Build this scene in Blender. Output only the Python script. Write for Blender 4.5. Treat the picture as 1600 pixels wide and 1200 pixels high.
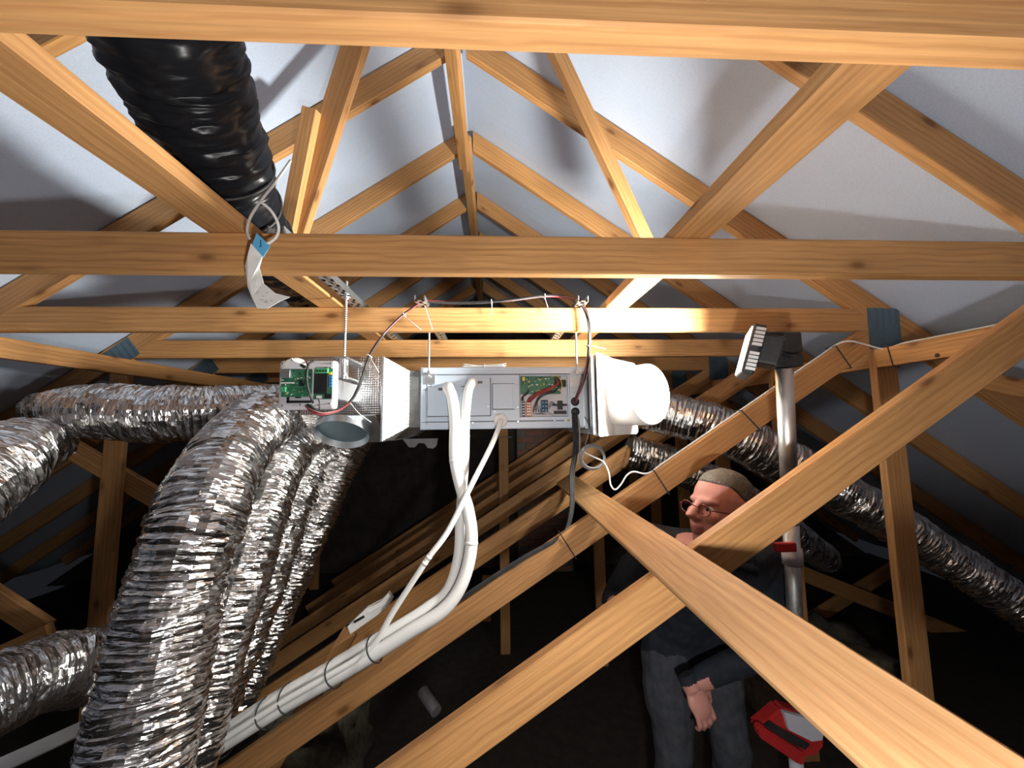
import bpy, bmesh, math, random
from mathutils import Vector, Matrix, noise
random.seed(7)
R = math.radians
for o in list(bpy.data.objects):
    bpy.data.objects.remove(o)
S = bpy.context.scene
COL = S.collection

# ------------------------------------------------------------------ camera
F, YAW, PIT, ROL = 612.56, 0.0519, 0.10044, -0.01282
_fw = Vector((math.sin(YAW)*math.cos(PIT), math.cos(YAW)*math.cos(PIT), math.sin(PIT)))
_rt = Vector((math.cos(YAW), -math.sin(YAW), 0)); _up = _rt.cross(_fw)
_r = _rt*math.cos(ROL)+_up*math.sin(ROL); _u = _up*math.cos(ROL)-_rt*math.sin(ROL)
cd = bpy.data.cameras.new('camera'); cam = bpy.data.objects.new('camera', cd); COL.objects.link(cam)
cd.sensor_width = 36; cd.lens = 36*F/1600; cd.clip_start = 0.01; cd.clip_end = 100
cam.matrix_world = Matrix(((_r.x,_u.x,-_fw.x,0),(_r.y,_u.y,-_fw.y,0),(_r.z,_u.z,-_fw.z,0),(0,0,0,1)))
S.camera = cam
def at(x, y, Y):
    """point of the place at distance Y along the ridge seen at pixel (x, y)"""
    d = _fw*F+_r*(x-800)-_u*(y-600)
    return d*(Y/d.y)
def AX(x, Y, y=640): return at(x, y, Y).x
def AZ(y, Y, x=780): return at(x, y, Y).z

# ------------------------------------------------------------------ world, light, exposure
W = bpy.data.worlds.new('world'); S.world = W; W.use_nodes = True
W.node_tree.nodes['Background'].inputs[0].default_value = (.55,.6,.7,1)
W.node_tree.nodes['Background'].inputs[1].default_value = .01
vs = S.view_settings
vs.view_transform = 'Standard'; vs.look = 'None'; vs.gamma = 1; vs.use_curve_mapping = False
vs.exposure = 0.8
# the torch the photographer holds at the waist
fl = bpy.data.lights.new('hand_torch', 'POINT'); flo = bpy.data.objects.new('hand_torch', fl); COL.objects.link(flo)
fl.energy = 23; fl.color = (1, .975, .95); fl.shadow_soft_size = .03; flo.location = (.12, .0, -.26)
LAMP_POWER = 24.0
LAMP_COLOR = (1, .985, .89)

# ------------------------------------------------------------------ materials
M = {}
def nmat(name, base=(.5,.5,.5), rough=.6, metal=0.0, spec=.5, emit=None, estr=0):
    m = bpy.data.materials.new(name); m.use_nodes = True
    b = m.node_tree.nodes['Principled BSDF']
    b.inputs['Base Color'].default_value = (*base, 1); b.inputs['Roughness'].default_value = rough
    b.inputs['Metallic'].default_value = metal; b.inputs['Specular IOR Level'].default_value = spec
    if emit:
        b.inputs['Emission Color'].default_value = (*emit, 1); b.inputs['Emission Strength'].default_value = estr
    M[name] = m
    return m
class NT:
    def __init__(s, m): s.t = m.node_tree; s.b = s.t.nodes['Principled BSDF']
    def n(s, t, **k):
        x = s.t.nodes.new(t)
        for a, v in k.items(): setattr(x, a, v)
        return x
    def l(s, a, b): s.t.links.new(a, b)
    def ramp(s, fac, stops, interp='LINEAR'):
        r = s.n('ShaderNodeValToRGB'); e = r.color_ramp; e.interpolation = interp
        while len(e.elements) < len(stops): e.elements.new(.5)
        for i, (p, c) in enumerate(stops):
            e.elements[i].position = p; e.elements[i].color = (*c, 1) if len(c) == 3 else c
        s.l(fac, r.inputs[0]); return r.outputs[0]
    def noise(s, vec, scale, detail=3, rough=.5):
        x = s.n('ShaderNodeTexNoise'); x.inputs['Scale'].default_value = scale
        x.inputs['Detail'].default_value = detail; x.inputs['Roughness'].default_value = rough
        s.l(vec, x.inputs['Vector']); return x.outputs[0]
    def mapping(s, vec, scale=(1,1,1), loc=None):
        x = s.n('ShaderNodeMapping'); x.inputs['Scale'].default_value = scale
        if loc is not None: s.l(loc, x.inputs['Location'])
        s.l(vec, x.inputs['Vector']); return x.outputs[0]
    def mix(s, fac, a, b, mode='MIX'):
        x = s.n('ShaderNodeMix', data_type='RGBA', blend_type=mode)
        if isinstance(fac, (int, float)): x.inputs[0].default_value = fac
        else: s.l(fac, x.inputs[0])
        for v, i in ((a, 6), (b, 7)):
            if isinstance(v, tuple): x.inputs[i].default_value = (*v, 1)
            else: s.l(v, x.inputs[i])
        return x.outputs[2]
    def bump(s, h, strength=.3, dist=.005):
        x = s.n('ShaderNodeBump'); x.inputs['Strength'].default_value = strength; x.inputs['Distance'].default_value = dist
        s.l(h, x.inputs['Height']); s.l(x.outputs[0], s.b.inputs['Normal'])

def wood(name, c1, c2, knot=(.20,.085,.03), rough=.62):
    m = nmat(name, c1, rough, spec=.35); t = NT(m)
    tc = t.n('ShaderNodeTexCoord'); oi = t.n('ShaderNodeObjectInfo')
    mm = t.n('ShaderNodeMath', operation='MULTIPLY'); mm.inputs[1].default_value = 37.0; t.l(oi.outputs['Random'], mm.inputs[0])
    cx = t.n('ShaderNodeCombineXYZ')
    for i in range(3): t.l(mm.outputs[0], cx.inputs[i])
    v = t.mapping(tc.outputs['Object'], (1,1,1), cx.outputs[0])
    # growth rings: distance from a wandering pith, stretched along the board
    vs_ = t.mapping(v, (.35, 1, 1))
    wv = t.n('ShaderNodeTexWave', wave_type='RINGS', rings_direction='X')
    wv.inputs['Scale'].default_value = 26; wv.inputs['Distortion'].default_value = 5
    wv.inputs['Detail'].default_value = 2; wv.inputs['Detail Scale'].default_value = .7
    t.l(vs_, wv.inputs['Vector'])
    fine = t.noise(t.mapping(v, (3, 160, 160)), 1, 4, .6)
    big = t.noise(t.mapping(v, (1.6, 5, 5)), 1.5, 3)
    a = t.mix(t.ramp(wv.outputs[0], [(.1,(0,0,0)),(.75,(.22,.22,.22)),(.97,(.62,.62,.62))]), c1, c2)
    f2 = t.ramp(fine, [(.35,(.78,.76,.73)),(.65,(1.10,1.10,1.10))])
    a = t.mix(.8, a, f2, 'MULTIPLY')
    bg = t.ramp(big, [(.3,(.74,.70,.66)),(.7,(1.12,1.10,1.06))])
    a = t.mix(.8, a, bg, 'MULTIPLY')
    vr = t.n('ShaderNodeTexVoronoi'); vr.inputs['Scale'].default_value = 1; vr.inputs['Randomness'].default_value = 1
    t.l(t.mapping(v, (4.6, 11, 11)), vr.inputs['Vector'])
    kn = t.ramp(vr.outputs['Distance'], [(.0,(1,1,1)),(.075,(.9,.9,.9)),(.14,(.25,.25,.25)),(.26,(0,0,0))])
    a = t.mix(kn, a, knot)
    pr = t.ramp(oi.outputs['Random'], [(0,(.86,.82,.80)),(.5,(1,1,1)),(1,(1.05,1.0,.92))])
    a = t.mix(1, a, pr, 'MULTIPLY')
    t.l(a, t.b.inputs['Base Color']); t.bump(fine, .25, .002)
    return m
wood('pine', (.595,.325,.132), (.465,.228,.085))
wood('pine_plank', (.63,.37,.175), (.53,.28,.115))
wood('chipboard', (.20,.13,.07), (.14,.09,.05))

def foil(name, base=(.70,.69,.69)):
    m = nmat(name, base, .2, 1.0); t = NT(m)
    uv = t.n('ShaderNodeUVMap')                       # u runs along the duct, v around it, both in metres
    n1 = t.noise(t.mapping(uv.outputs[0], (75, 9, 1)), 1, 3, .6)
    n2 = t.noise(t.mapping(uv.outputs[0], (190, 40, 1)), 1, 2, .5)
    vr = t.n('ShaderNodeTexVoronoi', distance='CHEBYCHEV'); vr.inputs['Scale'].default_value = 1
    t.l(t.mapping(uv.outputs[0], (55, 22, 1)), vr.inputs['Vector'])
    ad = t.n('ShaderNodeMath', operation='ADD'); t.l(n1, ad.inputs[0])
    m2 = t.n('ShaderNodeMath', operation='MULTIPLY_ADD'); m2.inputs[1].default_value = .35; t.l(n2, m2.inputs[0]); t.l(vr.outputs['Distance'], m2.inputs[2])
    t.l(m2.outputs[0], ad.inputs[1])
    t.bump(ad.outputs[0], .6, .007)
    t.l(t.ramp(n1, [(.3,(.12,.12,.12)),(.7,(.30,.30,.30))]), t.b.inputs['Roughness'])
    return m
foil('foil')
def brushed(name, base, rough, sc=(2,90,90)):
    m = nmat(name, base, rough, 1.0); t = NT(m); tc = t.n('ShaderNodeTexCoord')
    n1 = t.noise(t.mapping(tc.outputs['Object'], sc), 4, 3); t.bump(n1, .06, .002)
    t.l(t.ramp(n1, [(.3,(rough*.8,)*3),(.7,(min(1,rough*1.3),)*3)]), t.b.inputs['Roughness']); return m
brushed('galvanised', (.62,.66,.70), .38); brushed('aluminium', (.80,.81,.82), .42, (60,60,1)); brushed('zinc_plate', (.22,.30,.35), .5)
# foil scrim tape board: square reinforcing grid
def scrim(name, rough, bmp):
    m = nmat(name, (.84,.84,.84), rough, 1.0); t = NT(m); tc = t.n('ShaderNodeTexCoord')
    sp = t.n('ShaderNodeSeparateXYZ'); t.l(tc.outputs['Object'], sp.inputs[0])
    def ln(o, k):
        a = t.n('ShaderNodeMath', operation='MULTIPLY'); a.inputs[1].default_value = k; t.l(o, a.inputs[0])
        b = t.n('ShaderNodeMath', operation='FRACT'); t.l(a.outputs[0], b.inputs[0])
        c = t.n('ShaderNodeMath', operation='PINGPONG'); c.inputs[1].default_value = .5; t.l(b.outputs[0], c.inputs[0]); return c.outputs[0]
    mx = t.n('ShaderNodeMath', operation='MINIMUM')
    s1 = t.n('ShaderNodeMath', operation='ADD'); t.l(sp.outputs[0], s1.inputs[0]); t.l(sp.outputs[1], s1.inputs[1])
    t.l(ln(s1.outputs[0], 110), mx.inputs[0]); t.l(ln(sp.outputs[2], 110), mx.inputs[1])
    nz = t.noise(tc.outputs['Object'], 17, 4, .6)
    h = t.n('ShaderNodeMath', operation='ADD'); t.l(nz, h.inputs[1])
    cl = t.n('ShaderNodeMath', operation='MULTIPLY'); cl.inputs[1].default_value = 1.2; t.l(mx.outputs[0], cl.inputs[0]); t.l(cl.outputs[0], h.inputs[0])
    t.bump(h.outputs[0], bmp, .007); return m
scrim('foil_scrim', .36, .42); scrim('smooth_foil_scrim', .15, .16)
def membrane():
    m = nmat('membrane', (.60,.62,.66), .75, spec=.25); t = NT(m); tc = t.n('ShaderNodeTexCoord')
    a = t.noise(tc.outputs['Object'], 1.7, 4); b = t.noise(tc.outputs['Object'], 220, 2); c = t.noise(t.mapping(tc.outputs['Object'], (1,3.5,1)), 6, 3)
    col = t.ramp(a, [(.3,(.47,.545,.69)),(.7,(.54,.615,.76))])
    t.l(t.mix(.5, col, t.ramp(b, [(.3,(.85,.85,.85)),(.7,(1.1,1.1,1.1))]), 'MULTIPLY'), t.b.inputs['Base Color'])
    t.bump(c, .12, .02); return m
membrane()
def blackwrap():
    m = nmat('black_polythene', (.010,.011,.014), .30, spec=.2); t = NT(m); tc = t.n('ShaderNodeTexCoord')
    w = t.noise(t.mapping(tc.outputs['Object'], (1,1,1)), 11, 2, .5); t.bump(w, .35, .02); return m
blackwrap()
def speckle(name, c1, c2, scale, rough=.8, bump=.2):
    m = nmat(name, c1, rough); t = NT(m); tc = t.n('ShaderNodeTexCoord')
    n1 = t.noise(tc.outputs['Object'], scale, 4, .6); t.l(t.ramp(n1, [(.35,c1),(.65,c2)]), t.b.inputs['Base Color']); t.bump(n1, bump, .004); return m
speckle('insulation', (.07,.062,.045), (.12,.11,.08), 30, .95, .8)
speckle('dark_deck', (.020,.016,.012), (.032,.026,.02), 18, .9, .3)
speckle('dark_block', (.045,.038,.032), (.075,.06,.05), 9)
speckle('pale_brick', (.30,.29,.27), (.40,.38,.35), 14)
speckle('red_brick', (.26,.13,.09), (.34,.17,.12), 14)
speckle('mortar', (.16,.155,.15), (.21,.2,.19), 30)
speckle('panel_white_steel', (.54,.64,.77), (.58,.68,.81), 3, .32, .02)
speckle('white_plastic', (.80,.80,.79), (.84,.84,.83), 5, .45, .03)
speckle('white_foam', (.80,.81,.80), (.86,.86,.85), 40, .7, .1)
speckle('plate_grey_plastic', (.55,.55,.60), (.60,.60,.64), 6, .45, .02)
speckle('black_plastic', (.018,.019,.02), (.03,.031,.033), 60, .5, .1)
speckle('black_rubber', (.015,.015,.016), (.03,.03,.032), 40, .55, .05)
speckle('grey_cable_sheath', (.22,.22,.23), (.28,.28,.29), 20, .45, .05)
speckle('red_wire_sheath', (.22,.02,.025), (.30,.03,.035), 20, .45, .05)
speckle('pink_wire_sheath', (.30,.14,.15), (.36,.18,.19), 20, .45, .05)
speckle('red_plastic', (.42,.018,.02), (.50,.03,.03), 12, .4, .04)
speckle('board_green', (.02,.12,.07), (.05,.20,.11), 70, .4, .1)
speckle('connector_green', (.05,.30,.14), (.08,.38,.18), 30, .5, .05)
speckle('chip_black', (.01,.01,.012), (.02,.02,.022), 30, .35, .05)
speckle('terminal_blue', (.03,.16,.42), (.05,.22,.5), 30, .4, .05)
speckle('terminal_orange', (.50,.16,.06), (.6,.22,.1), 30, .5, .05)
speckle('component_yellow', (.65,.55,.05), (.7,.6,.1), 30, .45, .05)
speckle('solder_silver', (.6,.6,.6), (.7,.7,.7), 30, .35, .05)
speckle('dark_fabric_collar', (.10,.105,.11), (.14,.145,.15), 40, .8, .2)
speckle('paper', (.72,.72,.70), (.80,.80,.78), 18, .8, .1)
speckle('paper_print', (.35,.36,.38), (.5,.5,.52), 60, .8, .0)
speckle('tag_blue', (.10,.42,.75), (.13,.48,.80), 10, .6, .05)
speckle('cord_grey', (.42,.40,.37), (.5,.48,.45), 60, .8, .2)
speckle('jacket_navy', (.011,.015,.024), (.018,.023,.034), 25, .85, .3)
speckle('trouser_slate', (.05,.055,.068), (.075,.08,.095), 30, .85, .3)
speckle('boot_black', (.012,.011,.01), (.02,.018,.017), 30, .6, .2)
speckle('skin', (.60,.27,.22), (.68,.32,.26), 9, .5, .05)
speckle('hair_brown', (.07,.052,.036), (.13,.10,.075), 120, .6, .8)
speckle('glasses_red', (.14,.02,.02), (.2,.03,.03), 20, .3, .02)
speckle('spectacle_lens', (.5,.4,.4), (.52,.42,.42), 3, .1, .0)
M['spectacle_lens'].node_tree.nodes['Principled BSDF'].inputs['Transmission Weight'].default_value = 1
M['spectacle_lens'].node_tree.nodes['Principled BSDF'].inputs['IOR'].default_value = 1.05
nmat('lamp_glass', (.9,.9,.9), .3, emit=LAMP_COLOR, estr=14)
nmat('eye_white', (.6,.58,.55), .3); nmat('eye_iris', (.03,.03,.03), .2); nmat('lip', (.42,.15,.13), .5)

# ------------------------------------------------------------------ mesh helpers
class MB:
    """collects shapes; build() links them as ONE mesh object"""
    def __init__(s): s.bm = bmesh.new()
    def poly(s, pts, faces):
        v = [s.bm.verts.new(p) for p in pts]
        for f in faces:
            try: s.bm.faces.new([v[i] for i in f])
            except ValueError: pass
        return s
    def box(s, lo, hi, bevel=0.0):
        x0,y0,z0 = [min(a,b) for a,b in zip(lo,hi)]; x1,y1,z1 = [max(a,b) for a,b in zip(lo,hi)]
        pts = [(x0,y0,z0),(x1,y0,z0),(x1,y1,z0),(x0,y1,z0),(x0,y0,z1),(x1,y0,z1),(x1,y1,z1),(x0,y1,z1)]
        v = [s.bm.verts.new(p) for p in pts]
        fs = [s.bm.faces.new([v[i] for i in f]) for f in ((0,3,2,1),(4,5,6,7),(0,1,5,4),(1,2,6,5),(2,3,7,6),(3,0,4,7))]
        if bevel:
            es = list({e for f in fs for e in f.edges}); bmesh.ops.bevel(s.bm, geom=es, offset=bevel, segments=2, profile=.5, affect='EDGES')
        return s
    def bar(s, p0, p1, w, h, up=(0,0,1)):
        p0 = Vector(p0); p1 = Vector(p1); d = (p1-p0).normalized(); u = Vector(up); u = (u-d*u.dot(d)).normalized(); r = d.cross(u)
        pts = []
        for p in (p0, p1):
            for a, b in ((-1,-1),(1,-1),(1,1),(-1,1)): pts.append(p+r*(a*w/2)+u*(b*h/2))
        return s.poly(pts, [(3,2,1,0),(4,5,6,7),(0,1,5,4),(1,2,6,5),(2,3,7,6),(3,0,4,7)])
    def prism(s, pts2, y0, y1, fn=lambda x,z,y:(x,y,z)):
        n = len(pts2)
        P = [fn(x,z,y0) for x,z in pts2]+[fn(x,z,y1) for x,z in pts2]
        return s.poly(P, [tuple(range(n)), tuple(range(2*n-1,n-1,-1))]+[(i,i+n,(i+1)%n+n,(i+1)%n) for i in range(n)])
    def tube(s, pts, r, seg=10, caps=True, smooth_n=0, closed=False):
        pts = [Vector(p) for p in pts]
        rad = list(r) if isinstance(r, (list, tuple)) else [r]*len(pts)
        if smooth_n: pts, rad = spline(pts, rad, smooth_n, closed)
        n = len(pts); rings = []; u = None
        for i, p in enumerate(pts):
            a = pts[i-1] if (i or closed) else pts[i]; b = pts[(i+1) % n] if (i < n-1 or closed) else pts[i]
            d = (b-a).normalized() if (b-a).length > 1e-9 else Vector((0,0,1))
            if u is None:
                u = Vector((0,0,1)) if abs(d.z) < .9 else Vector((1,0,0))
            u = (u-d*u.dot(d)).normalized(); w = d.cross(u)
            rings.append([s.bm.verts.new(p+(u*math.cos(t)+w*math.sin(t))*rad[i]) for t in [2*math.pi*k/seg for k in range(seg)]])
        m = n if closed else n-1
        for i in range(m):
            A, B = rings[i], rings[(i+1) % n]
            for k in range(seg): s.bm.faces.new((A[k], A[(k+1) % seg], B[(k+1) % seg], B[k]))
        if caps and not closed:
            s.bm.faces.new(rings[0][::-1]); s.bm.faces.new(rings[-1])
        return s
    def cyl(s, p0, p1, r0, r1=None, seg=20): return s.tube([p0, p1], [r0, r0 if r1 is None else r1], seg)
    def ball(s, c, rx, ry=None, rz=None, seg=16, rot=None):
        ry = ry or rx; rz = rz or rx
        mt = Matrix.Translation(Vector(c)) @ (rot.to_4x4() if rot else Matrix.Identity(4)) @ Matrix.Diagonal((rx,ry,rz,1))
        bmesh.ops.create_uvsphere(s.bm, u_segments=seg, v_segments=max(6,seg//2), radius=1, matrix=mt); return s
    def mesh(s, name):
        me = bpy.data.meshes.new(name); bmesh.ops.recalc_face_normals(s.bm, faces=s.bm.faces[:]); s.bm.to_mesh(me); s.bm.free(); return me
    def build(s, name, mat, parent=None, smooth=False, origin=None):
        bm = s.bm
        if origin is None:
            zs = [v.co.z for v in bm.verts]; c = sum((v.co for v in bm.verts), Vector())/max(1,len(bm.verts)); origin = Vector((c.x,c.y,min(zs)))
        origin = Vector(origin)
        for v in bm.verts: v.co -= origin
        me = s.mesh(name)
        return link(name, me, mat, parent, Matrix.Translation(origin), smooth)
def spline(pts, rad, k, closed=False):
    P, Q = [], []; n = len(pts)
    for i in range(n if closed else n-1):
        g = (lambda j: pts[j % n]) if closed else (lambda j: pts[max(0, min(n-1, j))])
        h = (lambda j: rad[j % n]) if closed else (lambda j: rad[max(0, min(n-1, j))])
        a, b, c, d = g(i-1), g(i), g(i+1), g(i+2); ra, rb = h(i), h(i+1)
        for q in range(k):
            t = q/k
            P.append(.5*((2*b)+(c-a)*t+(2*a-5*b+4*c-d)*t*t+(3*b-a-3*c+d)*t*t*t)); Q.append(ra+(rb-ra)*t)
    if not closed: P.append(pts[-1]); Q.append(rad[-1])
    return P, Q
def link(name, me, mat, parent=None, mw=None, smooth=False):
    o = bpy.data.objects.new(name, me); COL.objects.link(o)
    if mat:
        for x in (mat if isinstance(mat, (list, tuple)) else [mat]): me.materials.append(M[x])
    mw = mw or Matrix.Identity(4)
    o['_mw'] = [c for r in mw for c in r]
    if parent:
        o.parent = parent; pm = Matrix([parent['_mw'][i*4:i*4+4] for i in range(4)]); o.matrix_local = pm.inverted() @ mw
    else: o.matrix_local = mw
    if smooth:
        for p in me.polygons: p.use_smooth = True
    return o
def tag(o, label=None, cat=None, group=None, kind=None):
    if label: o['label'] = label
    if cat: o['category'] = cat
    if group: o['group'] = group
    if kind: o['kind'] = kind
    return o
def empty(name, loc, label, cat, group=None):
    o = bpy.data.objects.new(name, None); COL.objects.link(o); o.empty_display_size = .05
    mw = Matrix.Translation(Vector(loc)); o['_mw'] = [c for r in mw for c in r]; o.matrix_local = mw
    return tag(o, label, cat, group)
def beam(name, p0, p1, w, h, parent=None, up=(0,0,1), twist=0.0, mat='pine', cut0=0.0, cut1=0.0):
    """timber from p0 to p1: w across, h along up; local x runs with the grain; cut = end slant"""
    p0 = Vector(p0); p1 = Vector(p1); d = (p1-p0); L = d.length; d.normalize()
    u = Vector(up); u = (u-d*u.dot(d)).normalized(); r = u.cross(d)
    if twist: q = Matrix.Rotation(twist, 3, d); u = q @ u; r = q @ r
    mw = Matrix(((d.x,r.x,u.x,p0.x),(d.y,r.y,u.y,p0.y),(d.z,r.z,u.z,p0.z),(0,0,0,1)))
    c = .003; a, b = w/2, h/2; m = MB()
    ring = [(-a+c,-b),(a-c,-b),(a,-b+c),(a,b-c),(a-c,b),(-a+c,b),(-a,b-c),(-a,-b+c)]
    P = [(cut0*z/h, y, z) for y, z in ring]+[(L+cut1*z/h, y, z) for y, z in ring]
    m.poly(P, [tuple(range(8)), tuple(range(15,7,-1))]+[(i,i+8,(i+1)%8+8,(i+1)%8) for i in range(8)])
    return link(name, m.mesh(name), mat, parent, mw)

# ------------------------------------------------------------------ the setting
ZC, HC, TH = .3644, .0952, .034            # collar tie bottom, height, timber thickness
XR, ZR, SL = -.128, 1.5876, .6916          # ridge line and pitch of the rafter undersides
ANG = math.atan(SL); RD = .102             # rafter depth
ZF = -1.75                                 # attic floor
YT = [.3197+.6*k for k in range(8)]        # truss positions
YB0, YB1 = -.9, 5.1
def roof_side(name, sx):
    m = MB(); n = Vector((sx*math.sin(ANG), 0, math.cos(ANG))); s = Vector((sx*math.cos(ANG), 0, -math.sin(ANG)))
    O = Vector((XR, 0, ZR)) + n*(RD+.001)
    nu, nv = 120, 40; g = []
    for i in range(nu+1):
        y = YB0+(YB1-YB0)*i/nu; ph = ((y-YT[0]-TH/2)/.6) % 1.0
        row = []
        for j in range(nv+1):
            t = -(RD+.001)*SL+5.6*j/nv
            sag = (.004+.014*math.sin(math.pi*ph)**2 + .006*noise.noise(Vector((y*2.2, t*1.4, sx*5))))*min(1, j/4)
            row.append(m.bm.verts.new(O+s*t+n*sag+Vector((0,y,0))))
        g.append(row)
    for i in range(nu):
        for j in range(nv): m.bm.faces.new((g[i][j], g[i+1][j], g[i+1][j+1], g[i][j+1]))
    o = m.build(name, 'membrane', None, True); return tag(o, kind='structure', label='pale grey roofing underlay stretched over the rafters', cat='roof')
roof_side('ceiling_left', -1); roof_side('ceiling_right', 1)
# floor of loft insulation, a little uneven
m = MB(); g = []
for i in range(41):
    g.append([m.bm.verts.new((-4.8+.225*i*1.08, YB0+(YB1-YB0)*j/40, ZF+.012*noise.noise(Vector((i*.6, j*.6, 1))))) for j in range(41)])
for i in range(40):
    for j in range(40): m.bm.faces.new((g[i][j], g[i+1][j], g[i+1][j+1], g[i][j+1]))
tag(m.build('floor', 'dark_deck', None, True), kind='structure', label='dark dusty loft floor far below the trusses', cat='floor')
apex = ZR+RD/math.cos(ANG)
def gable(name, y0, y1):
    m = MB(); hw = (apex+.02-ZF)/SL
    m.prism([(XR-hw, ZF-.05), (XR+hw, ZF-.05), (XR, apex+.03)], y0, y1)
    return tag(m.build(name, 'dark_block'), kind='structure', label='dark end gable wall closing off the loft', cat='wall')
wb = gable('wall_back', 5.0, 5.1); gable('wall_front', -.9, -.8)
# pale brick pier on the gable, each brick a piece
pier = MB(); pier.box((.30, 4.80, ZF), (.95, 5.0, 1.05)); pier = tag(pier.build('chimney_pier', 'mortar', wb))
bw, bh = .205, .066; bmA = MB(); bmA.box((-bw/2, -.012, -bh/2), (bw/2, .012, bh/2), .004); brick_me = bmA.mesh('brick'); brick_me.materials.append(M['pale_brick'])
bmB = MB(); bmB.box((-bw/2, -.012, -bh/2), (bw/2, .012, bh/2), .004); brick_red = bmB.mesh('brick'); brick_red.materials.append(M['red_brick'])
for r in range(37):
    z = ZF+.04+r*.0755
    for c in range(4):
        x = .30+.1+c*.215+(.107 if r % 2 else 0)
        if x > .93: continue
        me = brick_me if random.random() > .3 and z > .0 else brick_red
        o = bpy.data.objects.new('brick', me); COL.objects.link(o); o.parent = pier
        pm = Matrix([pier['_mw'][i*4:i*4+4] for i in range(4)]); o.matrix_local = pm.inverted() @ Matrix.Translation((x, 4.795, z))

# ------------------------------------------------------------------ trusses
DS = .62; DA = math.atan(DS)                # slope of the raking struts on the right
def strut_top(X): return -.582+DS*X
plate_me = None
def nail_plate(parent, cx, cz, y, w, h, rot):
    global plate_me
    m = MB(); m.box((-w/2, -.0015, -h/2), (w/2, .0, h/2))
    nx, nz = 5, 8
    for i in range(nx):
        for k in range(nz):
            x = -w/2+w*(i+.5)/nx; z = -h/2+h*(k+.5)/nz
            m.box((x-w*.028, -.004, z-h*.042), (x+w*.028, -.0012, z+h*.042))
    mw = Matrix.Translation((cx, y, cz)) @ Matrix.Rotation(rot, 4, 'Y')
    return tag(link('nail_plate', m.mesh('nail_plate'), 'zinc_plate', parent, mw), label='blue-grey toothed steel nail plate')
TL = ['nearest roof truss, its big pale collar beam running along the top edge',
      'second roof truss, brown collar beam straight across with the paper tag in front',
      'third roof truss, collar beam glaring white where the work light hits it',
      'fourth roof truss, its collar beam passing just above the hanging air unit',
      'fifth roof truss from the front, seen in the gap above the air unit',
      'sixth roof truss from the front, rafters meeting low behind the second collar beam',
      'seventh roof truss, second from the end wall',
      'rearmost roof truss right before the end gable wall']
for k, Y in enumerate(YT):
    yc = Y+TH/2
    t = empty('roof_truss', (XR, yc, ZF), TL[k], 'truss', 'wooden roof trusses standing one behind another')
    sn, cs = math.sin(ANG), math.cos(ANG)
    for sx in (-1, 1):
        n = Vector((sx*sn, 0, cs)); o0 = Vector((XR, yc, ZR))+n*(RD/2)
        ln = 5.3
        beam('rafter', o0+Vector((sx*.001,0,0)), o0+Vector((sx*cs, 0, -sn))*ln, TH, RD, t, up=n, cut0=-RD*SL)
    nail_plate(t, XR-.02, ZR+.03, Y-.0005, .07, .11, 0)
    zc = ZC+HC/2; ex = (ZR-zc)/SL+.05
    beam('collar_tie', (XR-ex, yc, zc), (XR+ex, yc, zc), TH-.0008, HC, t)
    if k >= 1:
        xo = 1.58+.0475; z1 = ZR-SL*(xo-XR)+.03
        beam('post', (xo, yc, ZF+.0), (xo, yc, z1), TH-.0016, .095, t, up=(1,0,0))
        x1 = 1.60; x0 = (ZF+.1+.582)/DS; dz = .0475/math.cos(DA)
        beam('strut', (x1, yc, strut_top(x1)-dz), (x0, yc, strut_top(x0)-dz), TH-.0012, .095, t)
        rot = 0 if k > 1 else 0
        nail_plate(t, 1.633, .372, Y-.0005, .14, .175, R(2))
    if k >= 2:
        xo = -1.885-.0475; z1 = ZR-SL*(XR-xo)+.03
        beam('post', (xo, yc, ZF+.0), (xo, yc, z1), TH-.0016, .095, t, up=(1,0,0))
        nail_plate(t, -1.93, .385, Y-.0005, .155, .11, -R(38))
    if k in (3, 5):
        beam('web', (-2.75, yc+.035, .235), (-1.62, yc+.035, -.43), TH, .095, t)
    if k == 2:
        # raking braces nailed on the front of this truss below the ridge
        yb = Y-TH/2-.001
        beam('web_brace', at(560, 58, 1.29), at(450, 400, 1.49), .036, .085, t, up=(1,0,.3), twist=R(12))
        beam('web_brace', at(487, 172, 1.33), at(444, 395, 1.465), .036, .055, t, up=(1,0,.3), twist=R(12))
        beam('web_brace', at(859, 60, 1.32), at(1026, 415, 1.48), .040, .058, t, up=(1,0,-.3), twist=R(-24))

# ------------------------------------------------------------------ longitudinal timbers
def timber(name, label, p0, p1, w, h, cat='timber', group=None, **kw):
    return tag(beam(name, p0, p1, w, h, **kw), label, cat, group)
zt = ZC+HC
timber('ceiling_binder', 'flat timber binder over the collar beams, left of the air unit beneath the black duct', (-.624, .25, zt+.0175), (-.624, 4.8, zt+.0175), .094, .034)
timber('ceiling_binder', 'flat timber binder over the collar beams on the right, its underside glaring white', (.509, .25, zt+.0175), (.509, 4.8, zt+.0175), .094, .034)
timber('post_binder', 'orange board nailed along the left posts above the long foil duct', (-1.868, .6, .312), (-1.868, 4.8, .312), .034, .08)
rb = empty('post_binder', (1.60, .6, .21), 'orange board nailed along the right posts with a small drilled hole', 'timber')
beam('board', (1.603, .62, .2485), (1.603, 4.8, .2485), .034, .077, rb)
m = MB(); m.cyl((1.5858, 1.30, .222), (1.5835, 1.30, .222), .0075, seg=16); m.build('drilled_hole', 'chip_black', rb)
timber('ridge_board', 'yellowish ridge board running away under the rafter peaks, front length', (-.150, .8, 1.515), (-.150, 2.2, 1.515), .058, .040, twist=R(24))
timber('ridge_board', 'yellowish ridge board running away under the rafter peaks, rear length', (-.135, 2.0, 1.555), (-.135, 4.9, 1.555), .058, .040, twist=R(24))
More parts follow.
